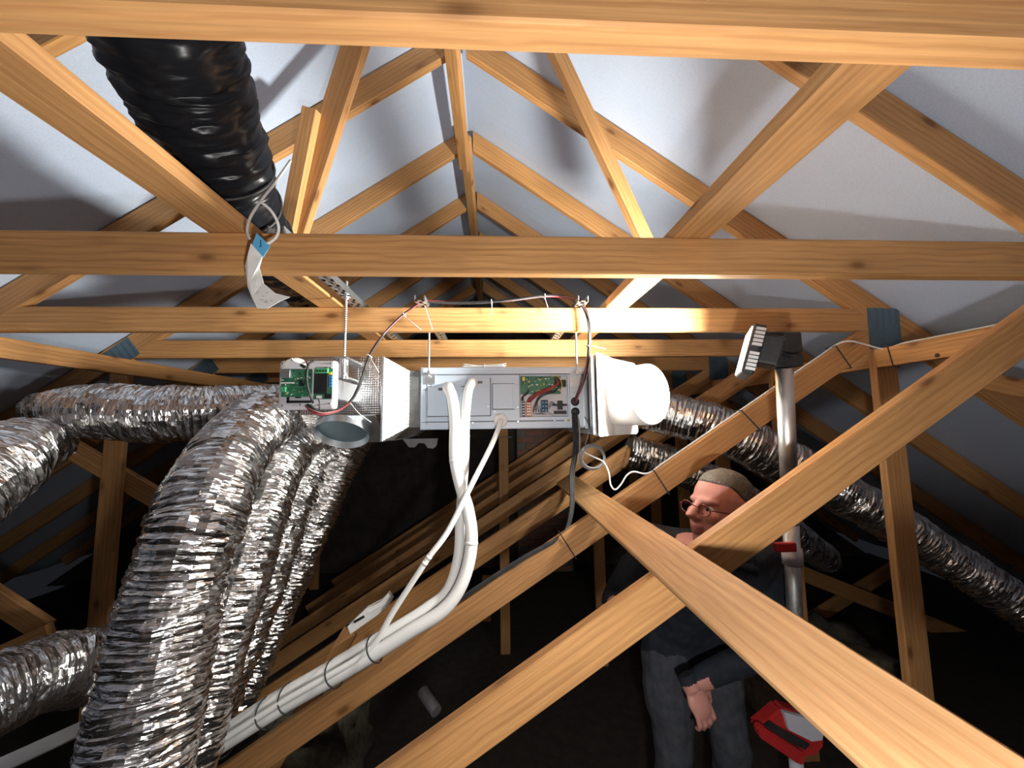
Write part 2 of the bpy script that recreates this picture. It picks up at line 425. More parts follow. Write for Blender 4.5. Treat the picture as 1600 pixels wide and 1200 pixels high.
n = Vector((-math.sin(DA), 0, math.cos(DA)))
cpl = Vector((.411, 0, strut_top(.411)))+n*.0125
timber('loose_plank', 'wide pale plank lying on the struts, running from lower right corner to the air unit', cpl+Vector((0,-.25,0)), cpl+Vector((0,2.22,0)), .1, .022, up=n, mat='pine_plank')
timber('prop_lath', 'thin upright lath behind the white pipes, below the white plastic clip', at(548, 985, 1.72), at(372, 1290, 1.62), .02, .06, up=(1,0,.3))
for x, y0, y1, Y, lb in ((786, 640, 1150, 3.2, 'dim slender timber upright seen far back right of the white pipes'),
                         (929, 650, 1100, 3.0, 'dim slender timber upright far back beside the dark jacket'),
                         (760, 900, 1180, 3.7, 'dark timber upright far back low between the struts')):
    a = at(x, y0, Y); timber('far_upright', lb, (a.x, Y, ZF+.0), (a.x, Y, a.z), .045, .075, up=(1,0,0))
timber('sloping_rail', 'dark sloping timber low at the left edge, rising towards the left', at(72, 985, 1.9), at(-120, 860, 1.9), .034, .09)
timber('sloping_rail', 'dark sloping timber low at the left edge, falling towards the left', at(80, 985, 1.85), at(-90, 1060, 1.85), .034, .06)
timber('sloping_rail', 'faint dark timber crossing low on the right behind the upright post', at(1240, 890, 3.3), at(1640, 1050, 3.2), .034, .12)
timber('sloping_rail', 'faint dark timber rising right, crossing behind the lower foil duct', at(1240, 985, 3.5), at(1400, 885, 3.5), .034, .11)
timber('sloping_rail', 'short orange timber end at the far right edge below the diagonal', at(1500, 588, 1.25), at(1690, 628, 1.2), .034, .06)

# ------------------------------------------------------------------ ducts
def duct(name, label, pts, r, pitch=.017, mat='foil', seg=34, amp=.0042, jit=.0009, seed=0, cat='duct', group='silver foil ducts', squash=None):
    P = [at(*p) if len(p) == 3 else Vector(p[:3]) for p in pts]
    rr = list(r) if isinstance(r, (list, tuple)) else [r]*len(P)
    P, rr = spline(P, rr, 24)
    # resample evenly: 4 rings for each wire rib
    L = [0]
    for a, b in zip(P, P[1:]): L.append(L[-1]+(b-a).length)
    N = max(8, int(L[-1]/(pitch/4))); m = MB(); rings = []; u = None; j = 0
    rnd = random.Random(seed); ribj = [rnd.uniform(.4, 1.5) for _ in range(N+4)]
    C = []
    for i in range(N+1):
        s = L[-1]*i/N
        while j < len(P)-2 and L[j+1] < s: j += 1
        t = (s-L[j])/max(1e-9, L[j+1]-L[j]); C.append((P[j].lerp(P[j+1], t), rr[j]+(rr[j+1]-rr[j])*t))
    for i, (p, rad) in enumerate(C):
        d = (C[min(N, i+1)][0]-C[max(0, i-1)][0]).normalized()
        if u is None: u = Vector((0,0,1)) if abs(d.z) < .9 else Vector((1,0,0))
        u = (u-d*u.dot(d)).normalized(); w = d.cross(u); ring = []
        rib = (0.0, 1.0, .35, -.75)[i % 4]*amp*ribj[i//4]
        for k in range(seg):
            th = 2*math.pi*k/seg; e = u*math.cos(th)+w*math.sin(th)
            q = p+e*rad
            st = L[-1]*i/N
            cr = noise.noise(q*7+Vector((seed*3.1,0,0)))*.010
            cr += noise.noise(Vector((st*60, math.cos(th)*1.6+seed, math.sin(th)*1.6)))*.0060
            cr += noise.noise(Vector((st*25, math.cos(th)*3.5, math.sin(th)*3.5+seed)))*.0050
            tw = noise.noise(Vector((st*18, math.cos(th)*1.2, math.sin(th)*1.2+seed*2)))*pitch*.5
            ring.append(m.bm.verts.new(q+e*(rib*(.6+.8*noise.noise(Vector((th*1.5, i//4, seed)))) +cr+rnd.uniform(-jit, jit))+d*(tw+rnd.uniform(-jit, jit))))
        rings.append(ring)
    uvl = m.bm.loops.layers.uv.new('UVMap'); ds = L[-1]/N
    for i, (a, b) in enumerate(zip(rings, rings[1:])):
        for k in range(seg):
            f = m.bm.faces.new((a[k], a[(k+1) % seg], b[(k+1) % seg], b[k]))
            for lp, (x, y) in zip(f.loops, ((i,k),(i,k+1),(i+1,k+1),(i+1,k))): lp[uvl].uv = (x*ds+seed, y*2*math.pi*.1/seg)
    m.bm.faces.new(rings[0][::-1]); m.bm.faces.new(rings[-1])
    return tag(m.build(name, mat, None, False), label, cat, group)
duct('foil_duct', 'silver foil duct lying level at left under the orange board', [(500,632,1.80),(430,640,1.68),(330,645,1.52),(240,646,1.48),(160,643,1.5),(105,640,1.62),(60,640,1.9)], [.1,.1,.1,.1,.098,.085,.06], seed=1)
duct('foil_duct', 'crumpled silver foil duct end at the left edge, below the level duct', [(-120,800,1.0),(-40,745,1.12),(10,715,1.25),(55,695,1.45),(85,690,1.7)], [.11,.11,.105,.09,.06], seed=2)
duct('foil_duct', 'largest silver foil duct sweeping down at left, nearest the camera', [(500,640,1.88),(440,645,1.70),(394,670,1.48),(345,735,1.25),(305,830,1.12),(270,940,1.08),(245,1050,1.05),(222,1160,1.02),(195,1300,1.0)], .108, seed=3)
duct('foil_duct', 'bright silver foil duct squeezed close along the right of the largest one', [(515,672,1.92),(458,700,1.77),(416,765,1.56),(382,860,1.4),(350,960,1.34),(318,1060,1.3),(285,1160,1.26),(240,1290,1.2)], .1, seed=4)
duct('foil_duct', 'third silver foil duct of the descending group, half in shadow', [(540,700,2.0),(490,728,1.88),(455,795,1.74),(425,870,1.64),(390,960,1.6),(350,1060,1.58),(300,1180,1.55)], .085, seed=5)
duct('foil_duct', 'rightmost dark silver foil duct of the descending group beside the pipes', [(560,680,2.0),(535,720,1.95),(500,800,1.9),(465,880,1.88),(420,980,1.85),(370,1090,1.8)], .08, seed=6)
duct('foil_duct', 'shadowed silver foil duct low in the left corner behind the largest one', [(230,1035,1.55),(160,1037,1.42),(90,1045,1.3),(20,1072,1.2),(-70,1115,1.1)], .1, seed=7)
duct('foil_duct', 'silver foil duct leaving the white round adapter towards the right', [(1010,640,2.02),(1060,650,1.95),(1120,668,1.88),(1190,702,1.83),(1260,740,1.84),(1330,778,1.86),(1400,820,1.84),(1480,872,1.8),(1560,925,1.74),(1680,1000,1.65)], [.105,.108,.108,.108,.105,.1,.095,.09,.09,.09], seed=8)
duct('foil_duct', 'dark lower foil duct at right, running below the lit one behind the man', [(980,705,2.1),(1060,730,2.08),(1140,768,2.04),(1200,806,2.1),(1250,845,2.3),(1290,872,2.6)], [.09,.09,.09,.09,.09,.085], seed=9)
bd = empty('wrapped_duct', at(395, 330, 1.15)+Vector((0,0,-.1)), 'duct wrapped in glossy black polythene, coming down from the upper left', 'duct')
def black_duct():
    m = MB(); pts = [at(228,-90,.60), at(248,10,.63), at(288,120,.72), at(332,225,.84), at(374,318,.99), at(416,386,1.2), at(450,431,1.46), at(492,472,1.95)]
    P, rr = spline(pts, [.115,.115,.112,.106,.090,.080,.080,.080], 26); u = None; rings = []
    for i, p in enumerate(P):
        d = (P[min(len(P)-1, i+1)]-P[max(0, i-1)]).normalized()
        if u is None: u = Vector((0,0,1))
        u = (u-d*u.dot(d)).normalized(); w = d.cross(u); ring = []
        for k in range(48):
            th = 2*math.pi*k/48; e = u*math.cos(th)+w*math.sin(th); q = p+e*rr[i]
            f = .010*noise.noise(Vector((i*.42, math.cos(th)*1.4, math.sin(th)*1.4)))+.007*noise.noise(Vector((i*.95, math.cos(th)*2.5+4, math.sin(th)*2.5)))
            ring.append(m.bm.verts.new(q+e*f))
        rings.append(ring)
    for a, b in zip(rings, rings[1:]):
        for k in range(48): m.bm.faces.new((a[k], a[(k+1) % 48], b[(k+1) % 48], b[k]))
    m.bm.faces.new(rings[0][::-1]); m.bm.faces.new(rings[-1])
    m.build('polythene_sleeve', 'black_polythene', bd, True)
    for i in (88, 104, 122):
        p = P[i]; d = (P[i+1]-P[i-1]).normalized(); uu = Vector((0,0,1)); uu = (uu-d*uu.dot(d)).normalized(); w = d.cross(uu)
        MB().tube([p+(uu*math.cos(2*math.pi*k/32)+w*math.sin(2*math.pi*k/32))*(rr[i]+.006) for k in range(32)], .004, 6, closed=True).build('tape_band', 'black_rubber', bd, True)
black_duct()

# ------------------------------------------------------------------ hanging hardware
def channel(label, x, y0, y1):
    m = MB(); w = .036; z0 = zt+.001
    for sx in (-1, 1): m.box((x+sx*w/2-.002, y0, z0), (x+sx*w/2+.002, y1, z0+.022)); m.box((x+sx*(w/2-.006)-.004, y0, z0), (x+sx*(w/2-.006)+.004, y1, z0+.003))
    n = int((y1-y0)/.05)
    for i in range(n+1):
        y = y0+(y1-y0)*i/n; m.box((x-w/2, max(y0,y-.009), z0), (x+w/2, min(y1,y+.009), z0+.003))
    return tag(m.build('strut_channel', 'galvanised'), label, 'channel', 'slotted steel channels on the collar beams')
channel('slotted steel channel beside the left binder, carrying the rod of the foil box', AX(542, 1.40, 460), .93, 2.2)
channel('slotted steel channel whose end shows at the left bend of the wire loom', -.267, 1.44, 2.2)
channel('slotted steel channel whose end shows at the right bend of the wire loom', .352, 1.44, 2.2)
def rod(label, x, y, z0, z1):
    t = empty('threaded_rod', (x, y, z0), label, 'rod', 'threaded hanging rods')
    m = MB(); pts = []; n = int((z1-z0)/.004)
    m.tube([(x, y, z0+(z1-z0)*i/n) for i in range(n+1)], [.0048 if i % 2 else .0040 for i in range(n+1)], 8); m.build('rod', 'galvanised', t)
    for z in (z0+.012, zt-.008, zt+.03): MB().cyl((x,y,z), (x,y,z+.008), .009, seg=6).build('nut', 'galvanised', t)
    MB().cyl((x,y,zt-.003), (x,y,zt+.0), .017, seg=20).build('washer', 'galvanised', t)
YU = 1.70
x1 = AX(541, 1.40, 470); rod('long threaded rod holding the foil box beside the circuit plate', x1, 1.40, AZ(592, 1.40, 530), zt+.06)
rod('threaded rod down to the left hanger bracket of the air unit', -.267, 1.675, .205, zt+.05)
rod('threaded rod down to the right hanger bracket of the air unit', AX(901, 1.675, 560), 1.675, .205, zt+.05)

# ------------------------------------------------------------------ air unit
un = empty('air_unit', (.06, 2.0, -.03), 'white steel ducted air handling unit hung under the collar beams', 'air unit')
X0, X1, Z0, Z1 = AX(657, YU), AX(917, YU), AZ(670, YU), AZ(574, YU)
OX0, OX1, OZ1, OZ0 = AX(813, YU), AX(888, YU), AZ(587, YU), AZ(652, YU)
# casing with the control opening left open (front skin as frame around the opening)
m = MB(); ya = YU
m.box((X0, ya+.02, Z0), (X1, 2.32, Z1), .004)
m.box((X0, ya, Z0), (OX0, ya+.022, Z1)); m.box((OX1, ya, Z0), (X1, ya+.022, Z1)); m.box((OX0, ya, OZ1), (OX1, ya+.022, Z1)); m.box((OX0, ya, Z0), (OX1, ya+.022, OZ0))
m.build('casing', 'panel_white_steel', un)
def pz(y): return AZ(y, YU)
def px(x): return AX(x, YU)
def panel(name, x0, y0, x1, y1, mat='panel_white_steel', d=.004, bevel=.0015, yo=0, par=None):
    return MB().box((px(x0), YU-yo-d, pz(y1)), (px(x1), YU-yo, pz(y0)), bevel).build(name, mat, par or un)
panel('top_flange', 658, 575, 916, 584.5, d=.006)
panel('bottom_flange', 658, 659, 916, 669, d=.006)
panel('side_flange', 658, 585, 665, 658, d=.003)
p1 = panel('access_panel', 668, 604, 766, 649, d=.005)
panel('pressed_step', 674, 596, 720, 605, d=.003)
panel('pressed_step', 738, 590, 766, 605, d=.003)
p2 = panel('knockout_panel', 770, 600, 803, 639, d=.005)
panel('pressed_rib', 772, 627, 801, 628.5, d=.002, bevel=0, yo=.005, par=p2)
panel('pull_slot', 801.5, 603, 804.5, 636, d=.004, yo=.004)
panel('vent_slot', 685, 605.5, 692, 609.5, 'dark_fabric_collar', d=.0015, bevel=0, yo=.005)
panel('vent_slot', 747, 595.5, 754, 599, 'dark_fabric_collar', d=.0015, bevel=0, yo=.003)
for sx, sy in ((665,608),(667,636),(667,661),(737,583),(739,660),(807,582),(809,659),(809,601),(809,637),(773,598),(773,643),(763,635),(866,658),(894,662)):
    c = Vector((px(sx), YU-.004, pz(sy))); m = MB(); m.cyl(c, c+Vector((0,-.004,0)), .0048, .0036, 10); m.box(c+Vector((-.0035,-.0046,-.0006)), c+Vector((.0035,-.0038,.0006))); m.build('screw', 'galvanised', un)
for x0_, y0_, x1_, y1_ in ((659,584.6,915,585.8),(659,657.6,915,658.8),(667,603,766.5,604.2),(667,649,766.5,650.2),(667,604,668,650),(766,590,767.2,650),(769,599.2,804,600.2),(769,639,804,640.2),(768.8,600,769.8,640),(812,586,813,653),(666,586,666.9,603)):
    panel('seam', x0_, y0_, x1_, y1_, 'dark_fabric_collar', d=.0012, bevel=0)
# galvanised end plate with grommets
ep = panel('end_plate', 890, 585, 916, 668, 'galvanised', d=.008)
panel('end_rib', 912, 580, 917, 672, 'galvanised', d=.02)
for gy in (629, 645):
    c = Vector((px(898), YU-.008, pz(gy))); MB().tube([c, c+Vector((0,-.004,0)), c+Vector((0,-.010,0)), c+Vector((0,-.012,0))], [.018,.019,.016,.008], 20).build('grommet', 'black_rubber', ep, True)
st = panel('rating_sticker', 881, 655, 899, 661, 'paper', d=.001, bevel=0, yo=.006)
for i in range(7):
    panel('print_mark', 885.5+i*1.6, 656.6, 886.3+i*1.6, 659.6, 'chip_black', d=.0006, bevel=0, yo=.007, par=st)
for bx in (672, 902):
    b = MB(); X = px(bx)
    b.box((X-.03, YU-.03, pz(586)), (X+.03, YU+.0, pz(586)+.003)); b.box((X-.02, YU-.004-.006, pz(600)), (X+.02, YU-.006, pz(586))); b.cyl((X, YU-.022, pz(586)+.003), (X, YU-.022, pz(586)+.012), .011, seg=6)
    b.build('hanger_bracket', 'galvanised', un)
# pipe connections
for nm, sx, sy, rr in (('pipe_outlet',701,606,.026),('pipe_outlet',738,598,.024),('drain_outlet',782,657,.030)):
    c = Vector((px(sx), YU-.004, pz(sy))); MB().tube([c, c+Vector((0,-.006,0)), c+Vector((0,-.012,0))], [rr, rr, rr*.8], 24).build(nm, 'white_plastic', un, True)
# control box inside the opening
ob = MB().box((OX0, YU+.0185, OZ0), (OX1, YU+.0205, OZ1)).build('control_recess', 'plate_grey_plastic', un)
def bit(name, x0, y0, x1, y1, mat, d, y=YU+.0185, par=None, bev=0):
    return MB().box((px(x0), y-d, pz(y1)), (px(x1), y, pz(y0)), bev).build(name, mat, par or un)
pcb = bit('circuit_board', 814, 588, 878, 616, 'board_green', .004)
for i in range(46):
    x = random.uniform(815, 874); y = random.uniform(589, 612); w = random.uniform(.7, 3.2); h = random.uniform(.7, 2.2)
    bit('component', x, y, x+w, y+h, random.choice(['chip_black','solder_silver','chip_black','connector_green','component_yellow','solder_silver']), .004+random.uniform(.003, .008), par=pcb)
bit('component', 817, 589, 821, 595, 'component_yellow', .016, par=pcb)
bit('connector', 868, 590, 876, 604, 'chip_black', .014)
bit('connector', 876, 594, 886, 605, 'chip_black', .014, bev=.002)
tb = bit('terminal_block', 822, 628, 831, 651, 'terminal_orange', .012)
for i in range(5): bit('terminal_screw', 823, 629.5+i*4.4, 830, 631.5+i*4.4, 'solder_silver', .014, par=tb)
tb2 = bit('terminal_block', 815.5, 628, 820.5, 651, 'chip_black', .010)
for i in range(5): bit('terminal_screw', 816, 630+i*4.4, 820, 631.4+i*4.4, 'solder_silver', .012, par=tb2)
tb3 = bit('terminal_block', 846, 626, 857, 645, 'chip_black', .012)
for i in range(3):
    for j in range(2): bit('terminal_screw', 847+j*5, 628+i*6, 850.5+j*5, 631+i*6, 'terminal_blue', .0135, par=tb3)
bit('relay', 872, 627, 880, 641, 'chip_black', .012, bev=.001); bit('relay', 864, 632, 887, 635, 'chip_black', .008); bit('relay', 866, 643, 886, 648, 'chip_black', .009)
def wire(name, pts, r, mat, par, n=8, seg=7):
    return MB().tube(pts, r, seg, smooth_n=n).build(name, mat, par, True)
U = lambda x, y, d=.02: Vector((px(x), YU+.0185-d, pz(y)))
for i in range(4): wire('wire', [U(872,592+i,.016), U(869+i,602,.03), U(855,608+i*1.5,.03), U(840,614+i*1.6,.03), U(828+i,622+i*1.5,.022), U(824+i*1.5,629,.014)], .0022, 'red_wire_sheath', un)
for i in range(3): wire('wire', [U(874,604,.016), U(868,611+i,.028), U(852,615+i*1.6,.028), U(842,621+i*2,.02), U(836+i*2,634,.014), U(833+i*5,644,.013)], .0018, 'chip_black', un)
wire('wire', [U(862,590,.016), U(870,588,.03), U(877,596,.03), U(878,606,.028), U(875,613,.016)], .0014, 'component_yellow', un)
for i in range(3): wire('wire', [U(815+i*2,627,.014), U(816+i,621,.02), U(822+i,616,.02), U(827,612-i*1.5,.014)], .0018, 'chip_black', un)
for i in range(4): wire('wire', [U(834+i*3,634,.006), U(836+i*3,640,.008), U(834+i*4,646,.006), U(840+i*5,648,.005)], .0011, 'chip_black', un, 6, 5)
wire('wire', [U(853,644,.012), U(858,647,.02), U(865,651,.014)], .003, 'cord_grey', un)
for i in range(3): wire('wire', [U(858,634+i*3,.006), U(862+i*2,628+i,.01), U(868,632+i*2,.008)], .0011, 'chip_black', un, 6, 5)
# bundle of white ties lying on the unit
bt = empty('tie_bundle', (px(760), YU+.03, Z1), 'bundle of white cable ties lying on top of the air unit', 'cable ties')
for i in range(14):
    a = random.uniform(-2, 2); b_ = random.uniform(-2.5, 2.5)
    wire('cable_tie', [Vector((px(724+a), YU+.005+i*.003, Z1+.003+random.uniform(0,.016))), Vector((px(757), YU+.02+i*.001, Z1+.006+random.uniform(0,.007))), Vector((px(790+a*1.5), YU+.005+i*.003, Z1+.003+random.uniform(0,.018)))], .0018, 'white_plastic', bt, 6, 6)
MB().tube([(px(757), YU+.028+.014*math.cos(t), Z1+.010+.0095*math.sin(t)) for t in [2*math.pi*k/14 for k in range(14)]], .002, 6, closed=True).build('binding_tie', 'white_plastic', bt, True)

# ------------------------------------------------------------------ foil plenum on the left, with spigot and fabric collar
pl = empty('foil_plenum', (-.6, 1.75, -.1), 'silver foil-faced plenum box on the left end of the air unit', 'plenum box')
YP = 1.54
XA, XB = AX(470, YP), AX(597, YP); ZPt, ZPm = AZ(557, YP, 560), AZ(648, YP, 545)
ZPb = AZ(690, 1.69, 545); XC = AX(640, YU+.01)
m = MB()
# body: front face, slanted underside, back
m.poly([(XA,YP,ZPt),(XB,YP,ZPt),(XB,YP,ZPm),(XA,YP,ZPm),(XA,1.69,ZPb),(XB,1.69,ZPb),(XA,2.3,ZPt),(XB,2.3,ZPt),(XA,2.3,ZPb),(XB,2.3,ZPb)],
       [(0,1,2,3),(3,2,5,4),(0,6,7,1),(4,5,9,8),(6,8,9,7),(0,3,4,8,6),(1,7,9,5,2)])
m.build('box', 'smooth_foil_scrim', pl)
m = MB()
za, zb = AZ(580, YU+.01, 640), AZ(667, YU+.01, 640); ZPb2 = AZ(690, YP, 600)
m.poly([(XB,YP,ZPt),(XC,YU,za),(XC,YU,zb),(XB,YP,ZPb2),(XB,2.3,ZPt),(XC,2.3,za),(XC,2.3,zb),(XB,2.3,ZPb2)],
       [(0,1,2,3),(0,4,5,1),(3,2,6,7),(1,5,6,2),(0,3,7,4),(4,7,6,5)])
m.build('tapered_shoulder', 'foil_scrim', pl)
MB().box((XB-.004, YP-.003, ZPb2), (XB+.004, YP+.004, ZPt), .001).build('corner_seam', 'galvanised', pl)
MB().box((XC-.002, YU+.004, zb-.004), (X0+.004, 2.3, za+.002), .003).build('fabric_collar', 'dark_fabric_collar', pl)
# sheet metal slope with the open round spigot
sl = Vector((0, 1.69-YP, ZPb-ZPm)).normalized(); nn = Vector((0, sl.z, -sl.y))
A0 = Vector((AX(504, YP), YP, ZPm)); ln_ = (Vector((0,1.69,ZPb))-Vector((0,YP,ZPm))).length; wd = AX(586, YP)-A0.x
m = MB(); q = [A0, A0+Vector((wd,0,0)), A0+Vector((wd,0,0))+sl*ln_, A0+sl*ln_]
m.poly([p+nn*.001 for p in q]+[p+nn*.005 for p in q], [(0,1,2,3),(4,7,6,5),(0,4,5,1),(1,5,6,2),(2,6,7,3),(3,7,4,0)])
fr = m.build('spigot_plate', 'galvanised', pl)
cc = at(537, 669, 1.612); ex_ = Vector((1,0,0)); R1, R2 = .103, .082
def ring_wall(r0, h0, r1, h1, seg=48):
    m = MB(); a = [m.bm.verts.new(cc+(ex_*math.cos(2*math.pi*k/seg)*1.02+sl*math.sin(2*math.pi*k/seg)*.92)*r0+nn*h0) for k in range(seg)]
    b = [m.bm.verts.new(cc+(ex_*math.cos(2*math.pi*k/seg)*1.02+sl*math.sin(2*math.pi*k/seg)*.92)*r1+nn*h1) for k in range(seg)]
    for k in range(seg): m.bm.faces.new((a[k], a[(k+1)%seg], b[(k+1)%seg], b[k]))
    return m, a, b
m, a, b = ring_wall(R1, .003, R1, .034); m.build('spigot_ring', 'galvanised', fr, True)
m, a, b = ring_wall(R1, .034, R1*.9, .010); m.build('spigot_throat', 'galvanised', fr, True)
m, a, b = ring_wall(R1*.9, .010, R1*.89, .009); m.bm.faces.new(b); m.build('spigot_damper', 'zinc_plate', fr)
m = MB(); X = AX(533, 1.40, 575)
m.cyl((X-.004, 1.405, AZ(590,1.40,530)), (X-.004, 1.405, AZ(558,1.40,530)), .008, seg=12); m.cyl((X+.012, 1.418, AZ(592,1.41,536)), (X+.012, 1.418, AZ(562,1.41,536)), .007, seg=12); m.box((X-.03, 1.395, AZ(561,1.41,530)), (X+.02, YP+.002, AZ(558,1.41,530))); m.box((X-.02, 1.41, AZ(590,1.41,530)), (X+.008, YP+.002, AZ(587,1.41,530)))
m.build('hanger_sleeve', 'galvanised', pl)

# ------------------------------------------------------------------ controller plate with boards
YC = 1.30
cp = empty('controller_plate', at(480, 640, YC), 'open controller on a rounded grey plate with green boards and black screen', 'controller')
def cz(y): return AZ(y, YC, 480)
def cx_(x): return AX(x, YC, 600)
MB().box((cx_(434.5), YC, cz(640)), (cx_(524), YC+.035, cz(562.5)), .011).build('back_plate', 'plate_grey_plastic', cp)
MB().box((cx_(500), YC+.034, cz(622)), (cx_(516), YP, cz(590))).build('mounting_bracket', 'galvanised', cp)
def cb(name, x0, y0, x1, y1, mat, d, par=None, bev=0, o=0):
    yf = YC-o-d; return MB().box((AX(x0, yf, 600), yf, AZ(y1, yf, 480)), (AX(x1, yf, 600), YC-o, AZ(y0, yf, 480)), bev).build(name, mat, par or cp)
b1 = cb('circuit_board', 440, 577, 487, 620, 'board_green', .003, o=.008)
for q in ((442,579),(485,579),(442,617),(485,617)): cb('standoff', q[0]-.8, q[1]-.8, q[0]+.8, q[1]+.8, 'solder_silver', .009)
for i in range(60):
    x = random.uniform(440, 483); y = random.uniform(578, 617); w = random.uniform(.6, 2.6); h = random.uniform(.5, 2)
    cb('component', x, y, x+w, y+h, random.choice(['chip_black','solder_silver','board_green','connector_green','chip_black','component_yellow','connector_green']), random.uniform(.002,.005), b1, 0, .011)
cb('chip', 467, 594, 475, 603, 'chip_black', .003, b1, 0, .011)
cb('metal_socket', 436, 578, 452, 590, 'galvanised', .014, b1, .001, .009)
cb('white_strip', 439, 597, 459, 599, 'solder_silver', .006, b1, 0, .011)
cb('connector', 438, 604, 446, 612, 'connector_green', .010, b1, 0, .009)
cb('pin_header', 462, 620, 470, 622, 'chip_black', .006, b1, 0, .009)
b2 = cb('display_board', 490.5, 576, 519, 624, 'board_green', .003, o=.006)
cb('green_terminal', 492, 575, 511, 583.5, 'connector_green', .012, b2, .001, .009)
for i in range(4): cb('terminal_hole', 493.5+i*4.5, 578, 496+i*4.5, 581, 'chip_black', .001, b2, 0, .021)
cb('black_screen', 490.5, 584.5, 511.5, 615, 'chip_black', .010, b2, .001, .009)
for i in range(4): cb('blue_trimmer', 513.5, 587.5+i*4.6, 518, 591+i*4.6, 'terminal_blue', .007, b2, 0, .009)
cb('yellow_trimmer', 513, 581.5, 517, 585.5, 'component_yellow', .007, b2, 0, .009)
cb('dark_header', 508, 616, 518, 623, 'chip_black', .008, b2, 0, .009)
cb('black_rail', 449.5, 626, 487, 629.5, 'chip_black', .006); cb('black_rail', 449, 616, 452, 629.5, 'chip_black', .006); cb('socket', 495, 618, 503, 623, 'solder_silver', .007, b2, 0, .009)
for sx, sy in ((443,633.5),(516,631),(516,568),(441,568),(471,632.5),(480,633),(489,633),(499,633),(516,575)):
    c = Vector((cx_(sx), YC, cz(sy))); MB().cyl(c, c+Vector((0,-.003,0)), .0036, .0028, 10).build('screw', 'galvanised', cp)
K = lambda x, y, d=.02: Vector((cx_(x), YC-d, cz(y)))
for i in range(6): wire('white_lead', [K(447+i*.8,576,.016), K(452+i*1.5,566-i*.8,.024), K(466,561.5+i*.9,.026+i*.003), K(478,565+i*1.2,.024), K(483-i*.5,573,.016)], .0016, 'white_plastic', cp)
wire('black_lead', [K(493,566,.02), K(488,572,.03), K(486,590,.032), K(488,605,.032), K(492,622,.024), K(493,630,.012)], .0036, 'black_rubber', cp)
wire('black_lead', [K(474,571,.02), K(480,575,.022)], .006, 'chip_black', cp, 4)
wire('red_lead', [K(481,566,.02), K(485,571,.028), K(485,578,.02)], .0024, 'red_wire_sheath', cp)
wire('thin_lead', [K(500,622,.014), K(504,628,.02), K(505,638,.02), K(501,643,.016)], .0016, 'black_rubber', cp)

# ------------------------------------------------------------------ wire loom from controller over the collar beam to the unit
lm = empty('wire_loom', at(480, 642, 1.37), 'red and black wire loom from the controller over the bright collar beam to the unit', 'wire loom')
loom = [(480,634,1.29),(490,642,1.275),(505,647,1.285),(530,641,1.33),(552,622,1.385),(566,590,1.40),(577,556,1.415),(600,522,1.44),(628,494,1.465),(655,475,1.49),(668,471,1.505),(700,473,1.515),(750,473,1.515),(800,469,1.515),(850,463,1.515),(880,464,1.512),(902,471,1.505),(914,484,1.495),(920,505,1.49),(920,540,1.50),(916,575,1.57),(908,605,1.64),(899,628,1.675)]
for i, (mt, rr) in enumerate((('black_rubber',.0038),('black_rubber',.0038),('red_wire_sheath',.0024),('pink_wire_sheath',.002))):
    P = []
    for j, q in enumerate(loom):
        a = j*.9+i*1.57
        P.append(at(*q)+Vector((.0042*math.cos(a), .0042*math.sin(a)-.002, .0042*math.sin(a+.7))))
    wire('wire', P, rr, mt, lm, 7, 7)
def tie(label, p, q, tail, mat='white_plastic', group='white cable ties on the wire loom'):
    """strap around a bundle at p (axis towards q) with a loose tail"""
    p, q = at(*p), at(*q); d = (q-p).normalized(); u = Vector((0,0,1)); u = (u-d*u.dot(d)).normalized(); w = d.cross(u)
    t = empty('cable_tie', p, label, 'cable tie', group)
    MB().tube([p+(u*math.cos(2*math.pi*k/14)+w*math.sin(2*math.pi*k/14))*.0105 for k in range(14)], .0016, 6, closed=True).build('strap', mat, t, True)
    MB().box(p+w*-.011-Vector((.003,.004,.003)), p+w*-.011+Vector((.003,.003,.004))).build('lock', mat, t)
    MB().tube([p+w*-.011]+[at(*x) for x in tail], .0015, 6, smooth_n=5).build('tail', mat, t, True)
tie('white cable tie on the loom over the foil box, nearest the round spigot', (544,627,1.385), (552,622,1.385), [(560,645,1.37),(580,660,1.37)])
tie('white cable tie on the loom at the top corner of the foil box', (577,556,1.415), (585,544,1.42), [(584,568,1.39),(592,582,1.39)])
tie('white cable tie on the loom where it climbs the bright collar beam', (631,492,1.465), (640,485,1.47), [(643,503,1.45),(658,515,1.45)])
tie('white cable tie hanging at the left bend of the loom', (663,472,1.50), (668,471,1.505), [(667,488,1.48),(676,515,1.48)])
tie('white cable tie hanging from the middle of the loom over the collar beam', (768,472,1.515), (775,471,1.515), [(768.5,480,1.50),(769,493,1.50)])
tie('white cable tie hanging right of the loom middle, its tail slanting', (851,463,1.515), (856,463,1.515), [(854,474,1.50),(859,492,1.50)])
tie('white cable tie on the loom beside the white adapter, its tail pointing right', (920,541,1.50), (919,548,1.50), [(932,542,1.47),(946,545,1.47)])

